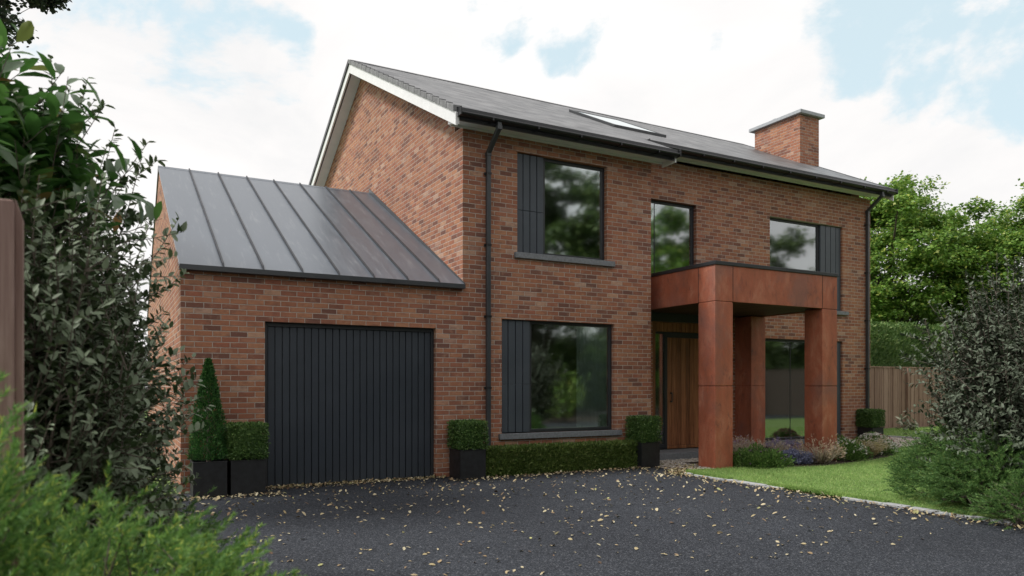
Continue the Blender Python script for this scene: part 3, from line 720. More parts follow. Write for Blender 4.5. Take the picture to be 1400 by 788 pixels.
potted_cube(8.115, 10.2, .40, .43, .45, 'clipped box cube in dark planter at the right end of the low hedge')
potted_cube(15.66, 11.15, .40, .44, .42, 'clipped box cube in dark planter at the far right corner of the house')
# cone
cone = thing('potted_conifer', 'tall clipped green cone in dark square planter at the left corner of the garage', 'potted shrub', (1.135, 10.4, 0), 'dark square planters with clipped shrubs')
planter_box(.93, 10.19, .41, .445).build('planter', M['planter'], cone, .004)
MB().tube([(1.135, 10.395, .4), (1.135, 10.395, 1.6)], [.03, .008]).build('trunk', M['twig'], cone)
n = 11000; tt = rng.random(n)**1.15; zz = .47+tt*1.30
prof = np.interp(tt, [0, .05, .25, .5, .75, .93, 1], [.21, .228, .205, .158, .095, .038, .006])
an = rng.uniform(0, 2*math.pi, n); rr = prof*(1-rng.beta(1.1, 2.6, n)*.5)+rng.normal(0, .008, n); rr *= 1+.07*np.sin(an*5+zz*9)+.05*np.sin(an*3-zz*17)
P = np.stack([1.135+rr*np.cos(an), 10.395+rr*np.sin(an), zz], 1); out = np.stack([np.cos(an), np.sin(an), np.zeros(n)], 1)
D = unit(out*.7+np.array([0, 0, .9])+rdir(n)*.7); N = unit(out+rdir(n)*.8)
sz = .036*rng.uniform(.5, 1.3, n)
leaf_obj('foliage', [(P, D, N, sz, sz*.48, T_DIAM, 0)], [M['leaf_cone']], cone)
# low hedge
lh = thing('low_hedge', 'long low clipped hedge on the drive under the ground floor window', 'hedge', (6.7, 10.5, 0))
a = (5.14, 8.10, 10.33, 10.66, .0, .43)
P, D, N, sz = topiary_box(*a, 22000, .044, 2.5, .014)
leaf_obj('foliage', [(P, D, N, sz*1.15, sz*.42, T_DIAM, 0)], [M['leaf_hedge']], lh)
core_box(a[0]+.06, a[1]-.06, a[2]+.07, a[3]-.04, .0, .36).build('inner_growth', M['leaf_hedge'], lh)

# needles
def sprays(P, D, length, n_need, nl, nw, droop=0.1):
    n = len(P); t = rng.uniform(.08, 1, (n, n_need))**.8
    length = np.broadcast_to(length, (n,))
    axis = P[:, None]+D[:, None]*(t*length[:, None])[..., None]
    axis[..., 2] -= droop*(t*length[:, None])**2/ (length[:, None]+1e-6)
    rad = rdir(n*n_need).reshape(n, n_need, 3); rad -= D[:, None]*np.sum(rad*D[:, None], -1, keepdims=True); rad = unit(rad)
    d = unit(D[:, None]*.95+rad*.75)
    L = nl*(1.1-.55*t)*rng.uniform(.7, 1.3, (n, n_need))
    return axis.reshape(-1, 3), d.reshape(-1, 3), unit(rng.normal(size=(n*n_need, 3))), L.ravel(), nw
def juniper(name, label, c, r, hgt, n, mat, nl=.035, nw=.004, ln=(.16, .34), nn=46, group=None, lift=.35):
    th = thing(name, label, 'shrub', (c[0], c[1], 0), group)
    u = rng.uniform(0, 2*math.pi, n); q = np.sqrt(rng.random(n)); hz = rng.random(n)
    env = np.sqrt(np.clip(1-(q*.92)**2, 0, 1))
    P = np.stack([c[0]+r[0]*q*np.cos(u), c[1]+r[1]*q*np.sin(u), hgt*env*(.12+.88*hz**.6)], 1)
    out = np.stack([np.cos(u)*q, np.sin(u)*q, np.full(n, lift)], 1)
    D = unit(out+rdir(n)*.45)
    ax, d, N, L, W = sprays(P, D, rng.uniform(ln[0], ln[1], n), nn, nl, nw)
    leaf_obj('foliage', [(ax, d, N, L, W, T_NEED, 0)], [mat], th)
    st = MB()
    for k in range(min(n, 70)):
        p0 = np.array([c[0]+rng.normal(0, .08), c[1]+rng.normal(0, .08), 0]); p2 = P[k]; mid = (p0+p2)/2+np.array([0, 0, .08])
        st.tube([p0, mid, p2, p2+D[k]*.15], [.009, .006, .004, .002], 5)
    st.build('stems', M['twig'], th)
    return th

def bush(name, label, base, n_stems, hgt, spread, nleaf, ll, lw, mat, tpl=T_OVAL, cat='shrub', lean=(0, 0), group=None, twigs=5, zmin=0, rim=.5, stray=None, seed=1, hmin=.45, jitter=.03, sprawl=.5, leafstart=.12, r0=.012):
    """many arching stems from the ground, each with side twigs, leaves along all of them"""
    g = np.random.default_rng(seed)
    th = thing(name, label, cat, (base[0], base[1], 0), group)
    st = MB(); P=[]; D=[]; N=[]
    for k in range(n_stems):
        an = g.uniform(0, 2*math.pi); q = g.random()**rim
        if stray and k < stray[0]: q = g.uniform(.3, 1)
        b = np.array([base[0]+spread*.28*q*math.cos(an), base[1]+spread*.28*q*math.sin(an), 0])
        hh = hgt*g.uniform(hmin, 1.0)*(1-.25*q*q)
        tip = np.array([base[0]+lean[0]+spread*q*math.cos(an), base[1]+lean[1]+spread*q*math.sin(an), hh])
        if stray and k < stray[0]: tip = np.array([base[0]+stray[2]+g.uniform(-.25, .25), base[1]+g.uniform(-.3, .3), stray[1]*g.uniform(.88, 1.04)])
        pts = []
        m = 9
        wob = g.normal(0, jitter*hgt, (m, 3)); wob[0] = 0
        for i in range(m):
            t = i/(m-1); p = b*(1-t)+tip*t; 
            p = p.copy(); p[:2] = b[:2]+(tip[:2]-b[:2])*(t**1.25); p += np.cumsum(wob, 0)[i]*.35
            pts.append(p)
        st.tube(pts, [r0*(1-.85*i/(m-1)) for i in range(m)], 5)
        nt = twigs
        lines = [(pts, leafstart)]
        for _ in range(twigs):
            i = g.integers(max(1, int(leafstart*(m-1))), m-1); p = pts[i]; dd = pts[min(i+1, m-1)]-pts[i]
            d = unit(dd/np.linalg.norm(dd)*.6+unit(g.normal(size=3))*sprawl*1.6+np.array([0, 0, .2])); ln = hgt*g.uniform(.09, .20)
            tp = [p+d*ln*s+np.array([0, 0, .10*ln*s*s]) for s in (0, .35, .7, 1)]
            st.tube(tp, [.004, .003, .0025, .0015], 4); lines.append((tp, .1))
        for pl, s0 in lines:
            pl = np.array(pl); seg = np.linalg.norm(np.diff(pl, axis=0), axis=1); cum = np.concatenate([[0], np.cumsum(seg)]); tot = cum[-1]
            c = max(3, int(nleaf*tot)); s = tot*(s0+(1-s0)*(np.arange(c)+g.random(c))/c)
            pp = np.stack([np.interp(s, cum, pl[:, i]) for i in range(3)], 1)
            ii = np.clip(np.searchsorted(cum, s)-1, 0, len(seg)-1); ax = np.diff(pl, axis=0)[ii]/seg[ii][:, None]
            rad = unit(g.normal(size=(c, 3))+np.array([0, 0, .25])); rad -= ax*np.sum(rad*ax, 1, keepdims=True); rad = unit(rad)
            P.append(pp); D.append(unit(ax*.55+rad)); N.append(unit(ax*.5-rad*.2+np.array([0, 0, 1.0])+g.normal(size=(c, 3))*.38))
    P = np.concatenate(P); D = np.concatenate(D); N = np.concatenate(N)
    kp = P[:, 2] > zmin; P, D, N = P[kp], D[kp], N[kp]
    s = ll*g.uniform(.6, 1.2, len(P))
    leaf_obj('foliage', [(P, D, N, s, s*lw, tpl, 0)], [mat], th)
    st.build('stems', M['twig'], th)
    return th

# left foreground
bush('grey_leaved_shrub', 'tall dark grey-green shrub in the left foreground with loose twigs against the sky', (-.60, 5.2), 300, 2.80, .62, 44, .062, .48, M['leaf_dark'], rim=.36, stray=(9, 3.12, .50), seed=5, lean=(.10, .0), hmin=.34, jitter=.03, twigs=10, sprawl=.7)
bush('grey_leaved_shrub', 'slim dark grey-green shrub hiding the left side wall of the garage', (.0, 5.65), 120, 2.72, .20, 44, .058, .48, M['leaf_dark'], seed=25, hmin=.3, jitter=.02, twigs=7, sprawl=.6, rim=.4)
bush('laurel', 'broad glossy green laurel at the top left corner above the wooden post', (-.62, 4.85), 60, 3.45, .44, 17, .175, .36, M['leaf_laurel'], T_LONG, seed=8, hmin=.82, twigs=6, leafstart=.62, sprawl=.55, jitter=.02, zmin=2.35)
bush('grey_leaved_shrub', 'nearer dark grey-green shrub directly right of the wooden post, below the laurel', (-.34, 4.25), 130, 2.62, .42, 44, .054, .48, M['leaf_dark'], seed=15, hmin=.45, jitter=.03, twigs=9, sprawl=.7)
juniper('spreading_juniper', 'blurred bright green juniper filling the bottom left corner of the view', (-.20, 2.75), (.78, .75), 1.0, 1400, M['needle'], .040, .0058, (.14, .30), 76)
juniper('upright_juniper', 'bright green juniper with upright fronds in front of the wooden post', (-.50, 2.55), (.34, .34), 1.40, 560, M['needle'], .044, .0062, (.16, .32), 60, lift=.8)
juniper('spreading_juniper', 'low blurred juniper fronds at the bottom edge, right of the taller corner juniper', (.16, 2.62), (.40, .38), .84, 460, M['needle'], .044, .0062, (.14, .28), 60)
juniper('spreading_juniper', 'green juniper growing under the tall grey-leaved shrub beside the drive', (.10, 4.3), (.50, .55), .80, 520, M['needle_deep'], .036, .005, (.16, .3), 56)
po = thing('wooden_post', 'weathered square wooden post with a side batten at the left edge of the view', 'post', (-.34, 3.06, 0))
MB().box(-.41, -.285, 3.0, 3.12, 0, 2.06).build('post', M['post'], po, .006)
bt = MB(); bt.add([(-.284,3.03,0),(-.262,3.03,0),(-.262,3.075,0),(-.284,3.075,0),(-.284,3.03,2.07),(-.262,3.03,2.0),(-.262,3.075,2.0),(-.284,3.075,2.07)], [(0,3,2,1),(4,5,6,7),(0,1,5,4),(1,2,6,5),(2,3,7,6),(3,0,4,7)])
bt.build('batten', M['post'], po)

# right foreground
bush('grey_leaved_shrub', 'wide dark grey-leaved shrub with bare twigs at the right edge behind the junipers', (9.28, 4.62), 440, 2.95, 1.08, 42, .062, .46, M['leaf_grey'], seed=11, zmin=.5, hmin=.28, jitter=.03, twigs=9, sprawl=.8, lean=(.05, 0), r0=.014)
juniper('spreading_juniper', 'wide low juniper at the lawn edge, left one under the grey shrub', (9.0, 5.3), (.54, .54), .88, 1300, M['needle_deep'], .046, .007, (.16, .32), 54)
juniper('spreading_juniper', 'feathery green juniper at the right edge, overhanging the drive kerb', (8.62, 4.62), (.52, .56), .88, 1400, M['needle_deep'], .046, .007, (.16, .34), 54)
juniper('spreading_juniper', 'small juniper tuft on the drive edge in the bottom right corner', (8.16, 4.05), (.36, .34), .46, 420, M['needle_deep'], .046, .006, (.12, .24), 50)

# trees
def tree(label, loc, height, crown_r, crown_h, trunk_r, seed, clumps, per, leaf, mat, group, name='broadleaf_tree', clump_r=.9, tpl=T_MAPLE, low=.0, flat=.55, limbs=9, cat='tree'):
    g = np.random.default_rng(seed)
    th = thing(name, label, cat, loc, group); lx, ly, lz = loc
    cc = np.array([lx, ly, lz+height-crown_h/2])
    tb = MB(); th_ = height*.8
    spine = [np.array([lx+g.normal(0, .12)*i, ly+g.normal(0, .12)*i, lz+th_*i/5]) for i in range(6)]
    tb.tube(spine, [trunk_r*(1-.15*i)*(1.25 if i == 0 else 1) for i in range(6)], 10)
    cen = []
    for k in range(clumps):
        d = unit(g.normal(size=3)); r = g.uniform(.35, 1.0)**.55
        p = d*r; 
        if p[2] < 0: p[2] *= .9
        cen.append(cc+p*np.array([crown_r, crown_r, crown_h/2])*(1+.12*g.normal()))
    cen = np.array(cen)
    for k in range(clumps):
        if k % 2 == 0 or k < limbs*2:
            s = spine[min(5, max(1, int((cen[k][2]-lz)/height*5)-1))]
            m1 = s*.55+cen[k]*.45+g.normal(size=3)*.2; m1[2] -= .1*crown_h*.3
            r0 = trunk_r*(.38 if k < limbs else .16)
            tb.tube([s, m1, s*.15+cen[k]*.85, cen[k]+unit(cen[k]-cc)*.3], [r0, r0*.6, r0*.3, r0*.1], 6)
    P=[]; D=[]; N=[]
    for c in cen:
        r = clump_r*g.uniform(.6, 1.25); m = int(per*g.uniform(.6, 1.3))
        d = unit(g.normal(size=(m, 3))); q = g.random(m)**.45
        p = d*q[:, None]*np.array([r, r, r*flat]); 
        # sub-sprays: pull the leaves together in small bunches
        nb = max(4, m//22); bc = p[g.integers(0, m, nb)]; p = bc[g.integers(0, nb, m)]+g.normal(0, .16*r, (m, 3))*np.array([1, 1, .55])
        P.append(c+p); o = unit(p+np.array([0, 0, .4]))
        D.append(unit(o*np.array([1, 1, .1])+g.normal(size=(m, 3))*.6+np.array([0, 0, -.25]))); N.append(unit(np.array([0, 0, 1.])+o*.5+g.normal(size=(m, 3))*.42))
    P=np.concatenate(P); D=np.concatenate(D); N=np.concatenate(N)
    s = leaf*g.uniform(.65, 1.25, len(P))
    tb.build('trunk', M['bark'], th, 0, True)
    leaf_obj('crown', [(P, D, N, s, s*.9, tpl, 0)], [mat], th)
    return th
G1 = 'trees behind the far hedge'
tree('tall bright green tree behind the hedge, nearest the right end of the house', (29.6, 20.6, 0), 10.2, 4.2, 9.0, .26, 21, 160, 800, .125, M['leaf_tree'], G1, clump_r=.95)
tree('bright green tree at the right edge of the view, behind the wide grey shrub', (34.6, 17.3, 0), 9.9, 4.0, 8.8, .24, 22, 145, 800, .125, M['leaf_tree'], G1, clump_r=.95)
tree('fine leaved dark tree whose branch tips hang into the top left corner', (-2.25, 10.3, 0), 8.3, 1.5, 3.4, .13, 31, 90, 420, .055, M['leaf_fine'], None, clump_r=.42, tpl=T_OVAL)
# trees across the road, mirrored in the windows
G2 = 'trees across the road mirrored in the windows'
for k, (x, y, h, r, ch_, m) in enumerate(((17.5, -9.5, 13.0, 4.4, 11.0, 'leaf_tree_b'), (24, -7, 10.5, 3.8, 9.0, 'leaf_tree'), (32, -9, 11.5, 4.2, 9.5, 'leaf_tree_b'), (39, -5.5, 9.5, 3.6, 8.0, 'leaf_tree_b'), (10.5, -12, 13, 4.6, 10.5, 'leaf_tree_b'), (-8, -9, 11, 4.2, 9.0, 'leaf_tree_b'))):
    tree(['tall dense tree mirrored in the left upper window', 'lighter green tree mirrored in the landing window', 'dark tree mirrored in the right upper window', 'rounded tree mirrored at the far right of the upper windows', 'tallest tree across the road facing the garage', 'tree across the road to the left of the drive'][k],
         (x, y, 0), h, r, ch_, .25, 50+k, (95, 60, 74, 90, 90, 90)[k], 280, .28, M[m], G2, clump_r=1.15)
bush('roadside_shrub', 'yellowish green rounded shrub mirrored in the ground floor window beside the drive', (15.6, -3.2), 40, 2.5, 1.3, 10, .13, .55, M['leaf_tree'], seed=77, hmin=.5, twigs=6)
oh = thing('roadside_hedge', 'tall dark mixed hedge across the road, mirrored in the ground floor windows', 'hedge', (18, -15, 0))
n = 40000
P = np.stack([rng.uniform(-14, 48, n), -14.5-rng.random(n)*1.2, rng.uniform(0, 5.2, n)], 1); P[:, 1] += .35*np.sin(P[:, 0]*1.1)+.25*np.sin(P[:, 0]*2.7+P[:, 2]*1.6); P[:, 2] += .5*np.sin(P[:, 0]*.9)*P[:, 2]/5
s = .30*rng.uniform(.6, 1.2, n)
leaf_obj('foliage', [(P, unit(rdir(n)+np.array([0, .3, -.2])), unit(rdir(n)*.7+np.array([0, .6, .8])), s, s*.7, T_MAPLE, 0)], [M['leaf_tree_b']], oh)
MB().box(-14, 48, -15.6, -15.1, 0, 4.3).build('inner_growth', M['leaf_tree_b'], oh)
# far hedge
fh = thing('tall_hedge', 'tall clipped green hedge behind the wooden fence', 'hedge', (28, 17, 0))
a = (18.2, 44, 16.4, 17.9, 0, 3.6)
n = 52000
P = np.stack([rng.uniform(a[0], a[1], n), a[2]+rng.beta(.8, 2.5, n)*1.4, rng.uniform(1.2, a[5], n)], 1)
top = rng.random(n) < .28; P[top, 2] = a[5]-rng.beta(1, 3, top.sum())*.3; P[top, 1] = rng.uniform(a[2], a[3], top.sum())
lump = .10*np.sin(P[:, 0]*2.3)+.08*np.sin(P[:, 0]*5.1+P[:, 2]*3)+.07*np.sin(P[:, 2]*6+P[:, 0]*1.3); P[:, 1] += lump; P[top, 2] += lump[top]*.6
D = unit(np.array([0, -.5, .8])+rdir(n)*.7); N = unit(np.array([0, -.8, .5])+rdir(n)*.8); s = .13*rng.uniform(.6, 1.3, n)
leaf_obj('foliage', [(P, D, N, s, s*.42, T_DIAM, 0)], [M['leaf_far_hedge']], fh)
MB().box(a[0]+.1, a[1]-.1, a[2]+.5, a[3]-.3, 0, a[5]-.45).build('inner_growth', M['leaf_far_hedge'], fh)

# fence
fe = thing('wooden_fence', 'brown vertical board fence with capping rail at the back of the side lawn', 'fence', (18, 15.6, 0))
fp = MB(); x = 16.35
while x < 40: fp.box(x+.004, x+.114, 15.60+.012*(int(x/.118) % 2), 15.625+.012*(int(x/.118) % 2), .06, 2.03); x += .118
fp.build('board_panel', M['fence'], fe)
MB().box(16.3, 40, 15.58, 15.66, 2.032, 2.075).build('capping_rail', M['fence'], fe, .006)
MB().box(16.3, 40, 15.60, 15.63, 0, .058).build('gravel_board', M['fence'], fe)
for px_ in (16.4, 20.1, 23.7, 27.3, 30.9, 34.5, 38.1): MB().box(px_-.05, px_+.05, 15.52, 15.598, 0, 2.03).build('fence_post', M['fence'], fe, .005)
# boundary fence mirrored in the ground floor window on the right
bf = thing('boundary_fence', 'dark boarded boundary fence to the right, mirrored in the ground floor window', 'fence', (26, 0, 0))
fp = MB(); y = -6.0
while y < 10: fp.box(29.0, 29.03, y+.004, y+.14, .0, 2.2); y += .145
fp.build('board_panel', M['bark'], bf)
MB().box(28.98, 29.05, -6, 10, 2.202, 2.25).build('capping_rail', M['bark'], bf)

# ------------------------------------------------------------------ flower bed plants
def tuft(name, label, c, n, h, spread, mats, green=.4, head=None, headn=0, headsz=.05, w=.006, group='plants in the bed by the porch', hw=.3, droop=.35):
    th = thing(name, label, 'plant', (c[0], c[1], .02), group)
    an = rng.uniform(0, 2*math.pi, n); q = np.sqrt(rng.random(n)); base = np.stack([c[0]+.3*spread*q*np.cos(an), c[1]+.3*spread*q*np.sin(an), np.full(n, .02)], 1)
    out = np.stack([np.cos(an)*q*spread/h, np.sin(an)*q*spread/h, np.ones(n)], 1); D = unit(out+rdir(n)*.15)
    L = h*rng.uniform(.6, 1.05, n); mid = base+D*L[:, None]*.6
    D2 = unit(D+np.stack([np.cos(an), np.sin(an), -np.ones(n)*.5], 1)*droop)
    N = rdir(n)
    k = int(n*green)
    parts = [(base, D, N, L*.62, w, T_DIAM, 0), (mid-D*.02, D2, N, L*.42, w*.8, T_NEED, 0)]
    leaf_obj('foliage', parts, [mats], th)
    if head is not None:
        i = rng.integers(0, n, headn); tip = mid[i]+D2[i]*L[i][:, None]*.36; m = 9
        Pp = (tip[:, None]+(rng.normal(0, 1, (headn, m, 3))*np.array([.012, .012, headsz*.5]))).reshape(-1, 3)
        Dd = unit(np.repeat(D2[i], m, 0)+rdir(headn*m)*.8); s = headsz*rng.uniform(.5, 1.1, headn*m)*.6
        kind(leaf_obj('flowers', [(Pp, Dd, rdir(headn*m), s, s*hw, T_DIAM, 0)], [head], th), 'stuff')
    return th
def mound(name, label, c, r, h, n, leafm, ls, fl=None, nf=0, fs=.03, fmat=None, group='plants in the bed by the porch', topbias=.5):
    th = thing(name, label, 'plant', (c[0], c[1], .02), group)
    d = rdir(n); d[:, 2] = np.abs(d[:, 2]); q = rng.random(n)**.35; lump = 1+.12*np.sin(d[:, 0]*9+1)+.12*np.sin(d[:, 1]*8)
    P = np.array([c[0], c[1], .03])+d*(q*lump)[:, None]*np.array([r, r, h])
    D = unit(d+rdir(n)*.6+np.array([0, 0, .4])); N = unit(rdir(n)+np.array([0, 0, .5])); s = ls*rng.uniform(.6, 1.3, n)
    leaf_obj('foliage', [(P, D, N, s, s*.4, T_DIAM, 0)], [leafm], th)
    if nf:
        d = rdir(nf); d[:, 2] = np.abs(d[:, 2])+topbias*rng.random(nf); d = unit(d); P = np.array([c[0], c[1], .03])+d*np.array([r, r, h])*(1.0+.12*rng.random(nf))[:, None]
        m = 5; Pp = np.repeat(P, m, 0)+rng.normal(0, fs*.25, (nf*m, 3)); an = rng.uniform(0, 6.28, nf*m)
        Dd = unit(np.stack([np.cos(an), np.sin(an), .5*np.ones(nf*m)], 1)); s = fs*rng.uniform(.6, 1.1, nf*m)
        kind(leaf_obj('flowers', [(Pp, Dd, unit(rdir(nf*m)+np.array([0, 0, 1.])), s, s*.6, T_DIAM, 0)], [fmat], th), 'stuff')
    return th
mound('catmint', 'low green mound with dark purple flower spikes beside the nearest rusty column', (9.98, 9.30), .50, .30, 4200, M['mound'], .06, 1, 34, .045, M['darkspike'], topbias=1.4)
tuft('feather_grass', 'small pale feathery grass tuft tight against the nearest rusty column', (10.35, 10.25), 260, .46, .30, M['straw'], .3, M['straw'], 180, .07, .006)
tuft('feather_grass', 'broad pale pink feathery grass in the middle of the bed, left of the blue flowers', (10.95, 9.95), 300, .40, .42, M['straw'], .3, M['straw'], 260, .07, .006)
mound('lavender', 'low blue flowering mound on the lawn edge in front of the lavender', (11.02, 9.42), .34, .20, 2200, M['blue'], .05, 1, 260, .04, M['blue'], topbias=.8)
tuft('lavender', 'upright purple lavender in front of the ground floor window', (11.45, 10.05), 300, .40, .34, M['mound'], .4, M['purple'], 240, .05, .005, hw=.45)
tuft('fountain_grass', 'rusty plumed fountain grass leaning at the foot of the middle column', (11.33, 9.12), 220, .46, .42, M['straw'], .3, M['plume'], 70, .12, .008, hw=.25)
mound('daisy', 'leafy green bush with small white flowers right of the middle column', (12.33, 9.40), .42, .36, 3200, M['mound'], .06, 1, 130, .04, M['whitefl'])
tuft('golden_grass', 'straw gold arching grass between the two white flowered bushes', (13.25, 9.62), 520, .52, .55, M['gold'], .3, M['straw'], 120, .07, .007, droop=.8)
mound('daisy', 'grey green bush with pale pink and white flowers near the far planter', (13.85, 9.85), .42, .38, 2600, M['mound'], .06, 1, 260, .04, M['whitefl'])
mound('heather', 'pinkish red low shrub in front of the far planter', (14.85, 10.45), .32, .30, 1500, M['mound'], .05, 1, 150, .04, M['pinkfl'])
tuft('feather_grass', 'thin pale grass behind the catmint, in front of the back column', (10.75, 10.6), 260, .42, .32, M['straw'], .3, M['purple'], 120, .06, .006)
bush('pale_leaved_plant', 'small pale leaved plant at the foot of the fence post', (22.2, 14.6), 9, .48, .30, 9, .22, .42, M['leaf_pale'] if 'leaf_pale' in M else M['straw'], cat='plant', seed=40, twigs=1)

# ------------------------------------------------------------------ grass, gravel, litter
def inside(P, poly):
    x, y = P[:, 0], P[:, 1]; r = np.zeros(len(P), bool); j = len(poly)-1
    for i in range(len(poly)):
        xi, yi = poly[i]; xj, yj = poly[j]
        c = ((yi > y) != (yj > y)) & (x < (xj-xi)*(y-yi)/(yj-yi+1e-12)+xi); r ^= c; j = i
    return r
def scatter(n, box, poly): 
    P = np.stack([rng.uniform(box[0], box[1], n), rng.uniform(box[2], box[3], n)], 1)
    return P[inside(P, poly)] if poly is not None else P
Q = np.concatenate([scatter(190000, (8.24, 15.5, 4.2, 10.6), lawn_pts), scatter(60000, (13, 27, 6, 15.5), lawn_pts)])
near = Q[:, 0]+Q[:, 1] < 24
P = np.column_stack([Q, np.full(len(Q), .028)]); n = len(P)
D = unit(rdir(n)*.95+np.array([0, 0, .8])); L = np.where(near, rng.uniform(.02, .055, n), rng.uniform(.03, .07, n))
kind(leaf_obj('grass', [(P, D, rdir(n), L, np.where(near, .005, .011), T_NEED, 0)], [M['blade']]), 'stuff')
# ragged tufts creeping over the kerb
n = 26000; yk = rng.uniform(4.2, 9.3, n); P = np.column_stack([8.235+rng.normal(0, .03, n)+np.where(yk > 8.9, (yk-8.9)*.3, 0), yk, np.full(n, .02)])
keep = (np.sin(yk*2.1+.6)+.8*np.sin(yk*5.3+1) > -.4); P = P[keep]; n = len(P)
kind(leaf_obj('grass_fringe', [(P, unit(rdir(n)*.6+np.array([-.2, 0, 1.])), rdir(n), rng.uniform(.03, .07, n), .006, T_NEED, 0)], [M['blade']]), 'stuff')

def pebbles(name, Q, z, smin, smax):
    n = len(Q); base = np.array([(1,0,0),(-1,0,0),(0,1,0),(0,-1,0),(0,0,1),(0,0,-1)], float)
    F = [(0,2,4),(2,1,4),(1,3,4),(3,0,4),(2,0,5),(1,2,5),(3,1,5),(0,3,5)]
    s = rng.uniform(smin, smax, n); an = rng.uniform(0, 6.28, n)
    V = base[None]*rng.uniform(.7, 1.3, (n, 6, 1))*s[:, None, None]*np.array([1, .8, .55])
    ca, sa = np.cos(an)[:, None], np.sin(an)[:, None]
    V = np.stack([V[..., 0]*ca-V[..., 1]*sa, V[..., 0]*sa+V[..., 1]*ca, V[..., 2]], -1)
    V += np.column_stack([Q, np.full(n, z)])[:, None]; V[..., 2] += s[:, None]*.3
    lo = (np.arange(n)[:, None]*6+np.array(F).ravel()[None]).ravel(); to = np.full(n*8, 3); st = np.arange(n*8)*3
    return kind(link(name, raw_mesh(name, V.reshape(-1, 3), lo, st, to), M['pebble']), 'stuff')
pebbles('gravel', np.concatenate([scatter(6000, (8.4, 11.5, 9.3, 10.92), [(8.62,9.45),(9.0,9.37),(9.2,9.4),(9.2,10.4),(11.5,10.8),(11.5,10.92),(8.5,10.92),(8.55,9.9)]),
    scatter(9000, (15.2, 18.9, 10.3, 15), [(15.2,10.35),(16.9,10.85),(18.85,11.55),(18.85,15),(16.3,15),(16.3,11.57),(15.4,11.57)])]), .015, .012, .03)

# fallen leaves
def fallen_mesh(seed):
    g = np.random.default_rng(seed); nL = 6; wmax = g.uniform(.38, .78); curl = g.uniform(.1, .5); tw = g.normal(0, .25)
    vs = []
    for i in range(nL+1):
        t_ = i/nL; w_ = wmax*math.sin(math.pi*min(1, t_*.93+.04))**.8*(1-.25*t_); zc = .10*math.sin(t_*math.pi)*g.uniform(.3, 1)+curl*.25*t_*t_
        for sgn in (-1, 0, 1):
            vs.append((t_-.5, sgn*w_*.5, zc+abs(sgn)*w_*.22*curl+sgn*tw*t_*.15+g.normal(0, .008)))
    fs = []
    for i in range(nL):
        for k in range(2): fs.append((i*3+k, i*3+k+1, (i+1)*3+k+1, (i+1)*3+k))
    me = bpy.data.meshes.new('fallen_leaf'); me.from_pydata(vs, [], fs); me.update(); me.materials.append(M['fallen']); 
    me.polygons.foreach_set('use_smooth', [True]*len(me.polygons)); return me
FM = [fallen_mesh(s) for s in range(8)]
drive_poly = [(.4,3.5),(8.05,3.2),(8.05,8.9),(8.3,9.5),(8.9,10.1),(8.9,10.15),(.5,10.1),(.1,8.6)]
rg = np.random.default_rng(99)
cand = np.stack([rg.uniform(.2, 8.4, 9000), rg.uniform(4.2, 10.2, 9000)], 1); cand = cand[inside(cand, drive_poly)]
dens = .25+.42*np.clip((cand[:, 1]-7.5)/2.6, 0, 1)**1.5+.55*np.clip((cand[:, 0]-7.0)/1.0, 0, 1)**2
patch = .5+.5*np.sin(cand[:, 0]*1.7+1)*np.sin(cand[:, 1]*2.1+.5)
cand = cand[rg.random(len(cand)) < dens*(.5+.5*patch)*.66]
dist = np.hypot(cand[:, 0], cand[:, 1]); order = np.argsort(dist); cand = cand[order]
sx = math.sin(TH)*cand[:, 0]+math.cos(TH)*cand[:, 1]; px = 700+FPX*(math.cos(TH)*cand[:, 0]-math.sin(TH)*cand[:, 1])/sx; py = 528+FPX*H/sx
vis = (px > 150) & (px < 1400) & (py < 788); cand = cand[vis]
indiv, rest = cand[:300], cand[300:]
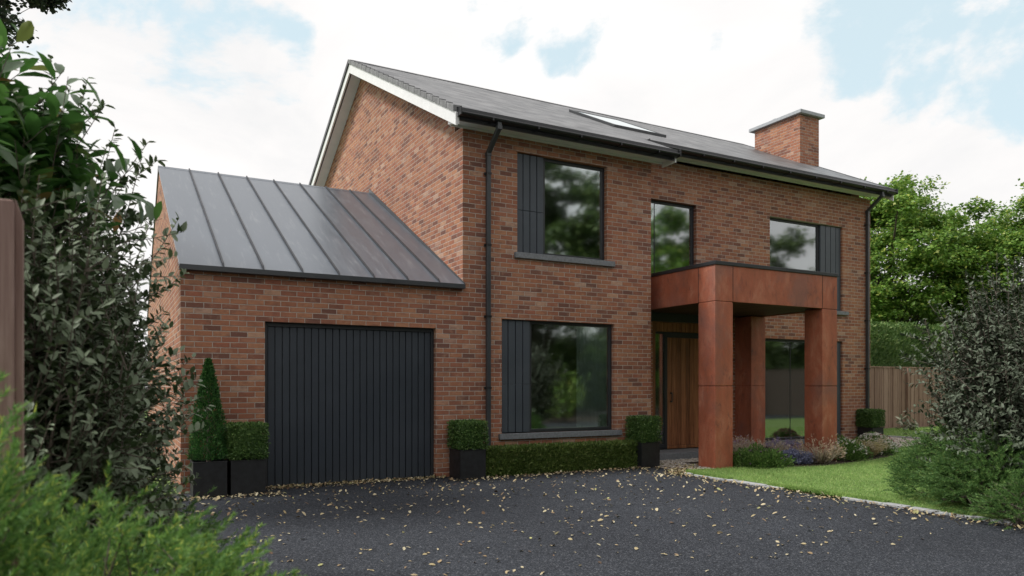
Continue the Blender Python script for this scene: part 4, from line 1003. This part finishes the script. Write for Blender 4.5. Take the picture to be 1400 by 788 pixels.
for i, (x, y) in enumerate(indiv):
    o = bpy.data.objects.new('fallen_leaf', FM[i % 8]); COL.objects.link(o)
    s = rg.uniform(.022, .046)+.024*rg.random()**4; o.location = (x, y, .006); o.scale = (s, s, s); o.rotation_euler = (rg.normal(0, .22), rg.normal(0, .22), rg.uniform(0, 6.28))
    tag(o, 'single small dry fallen leaf lying loose on the dark asphalt drive', 'leaf', 'fallen leaves scattered on the drive')
# deep litter along the foot of the walls and the lawn kerb: uncountable, one object
pts = [rest]
n = 900; pts.append(np.stack([rg.uniform(1.9, 4.6, n), 10.76-np.abs(rg.normal(0, .16, n))], 1))
n = 260; pts.append(np.stack([rg.uniform(.2, 2.0, n), 10.15-np.abs(rg.normal(0, .14, n))], 1))
n = 520; pts.append(np.stack([rg.uniform(4.5, 8.9, n), 10.28-np.abs(rg.normal(0, .14, n))], 1))
n = 520; pts.append(np.stack([8.12-np.abs(rg.normal(0, .17, n)), rg.uniform(3.4, 9.2, n)], 1))
n = 700; u = rg.random(n); pts.append(np.stack([8.0+1.0*u+rg.normal(0, .15, n), 9.1+.9*u-np.abs(rg.normal(0, .16, n))+.15], 1))
n = 150; pts.append(np.stack([rg.uniform(8.5, 9.1, n), rg.uniform(9.6, 10.85, n)], 1))
n = 140; pts.append(np.stack([rg.uniform(-.3, .9, n), rg.uniform(8.2, 10.4, n)], 1))
q = np.concatenate(pts); n = len(q)
VV=[]; LO=[]; b=0
ref = []
for me in FM:
    v = np.empty(len(me.vertices)*3, np.float32); me.vertices.foreach_get('co', v); ref.append((v.reshape(-1, 3), np.array([list(p.vertices) for p in me.polygons])))
for i in range(n):
    v, f = ref[i % 8]; s = rg.uniform(.022, .056); a_ = rg.uniform(0, 6.28); tx, ty = rg.normal(0, .35, 2)
    c_, s_ = math.cos(a_), math.sin(a_)
    w_ = v*s; zz = w_[:, 2]+w_[:, 0]*tx+w_[:, 1]*ty
    VV.append(np.stack([w_[:, 0]*c_-w_[:, 1]*s_+q[i, 0], w_[:, 0]*s_+w_[:, 1]*c_+q[i, 1], zz-zz.min()*.8+.004+.02*rg.random()], 1)); LO.append((f+b).ravel()); b += len(v)
lo = np.concatenate(LO); nf = len(lo)//4
kind(link('leaf_litter', raw_mesh('leaf_litter', np.concatenate(VV), lo, np.arange(nf)*4, np.full(nf, 4)), M['fallen']), 'stuff')
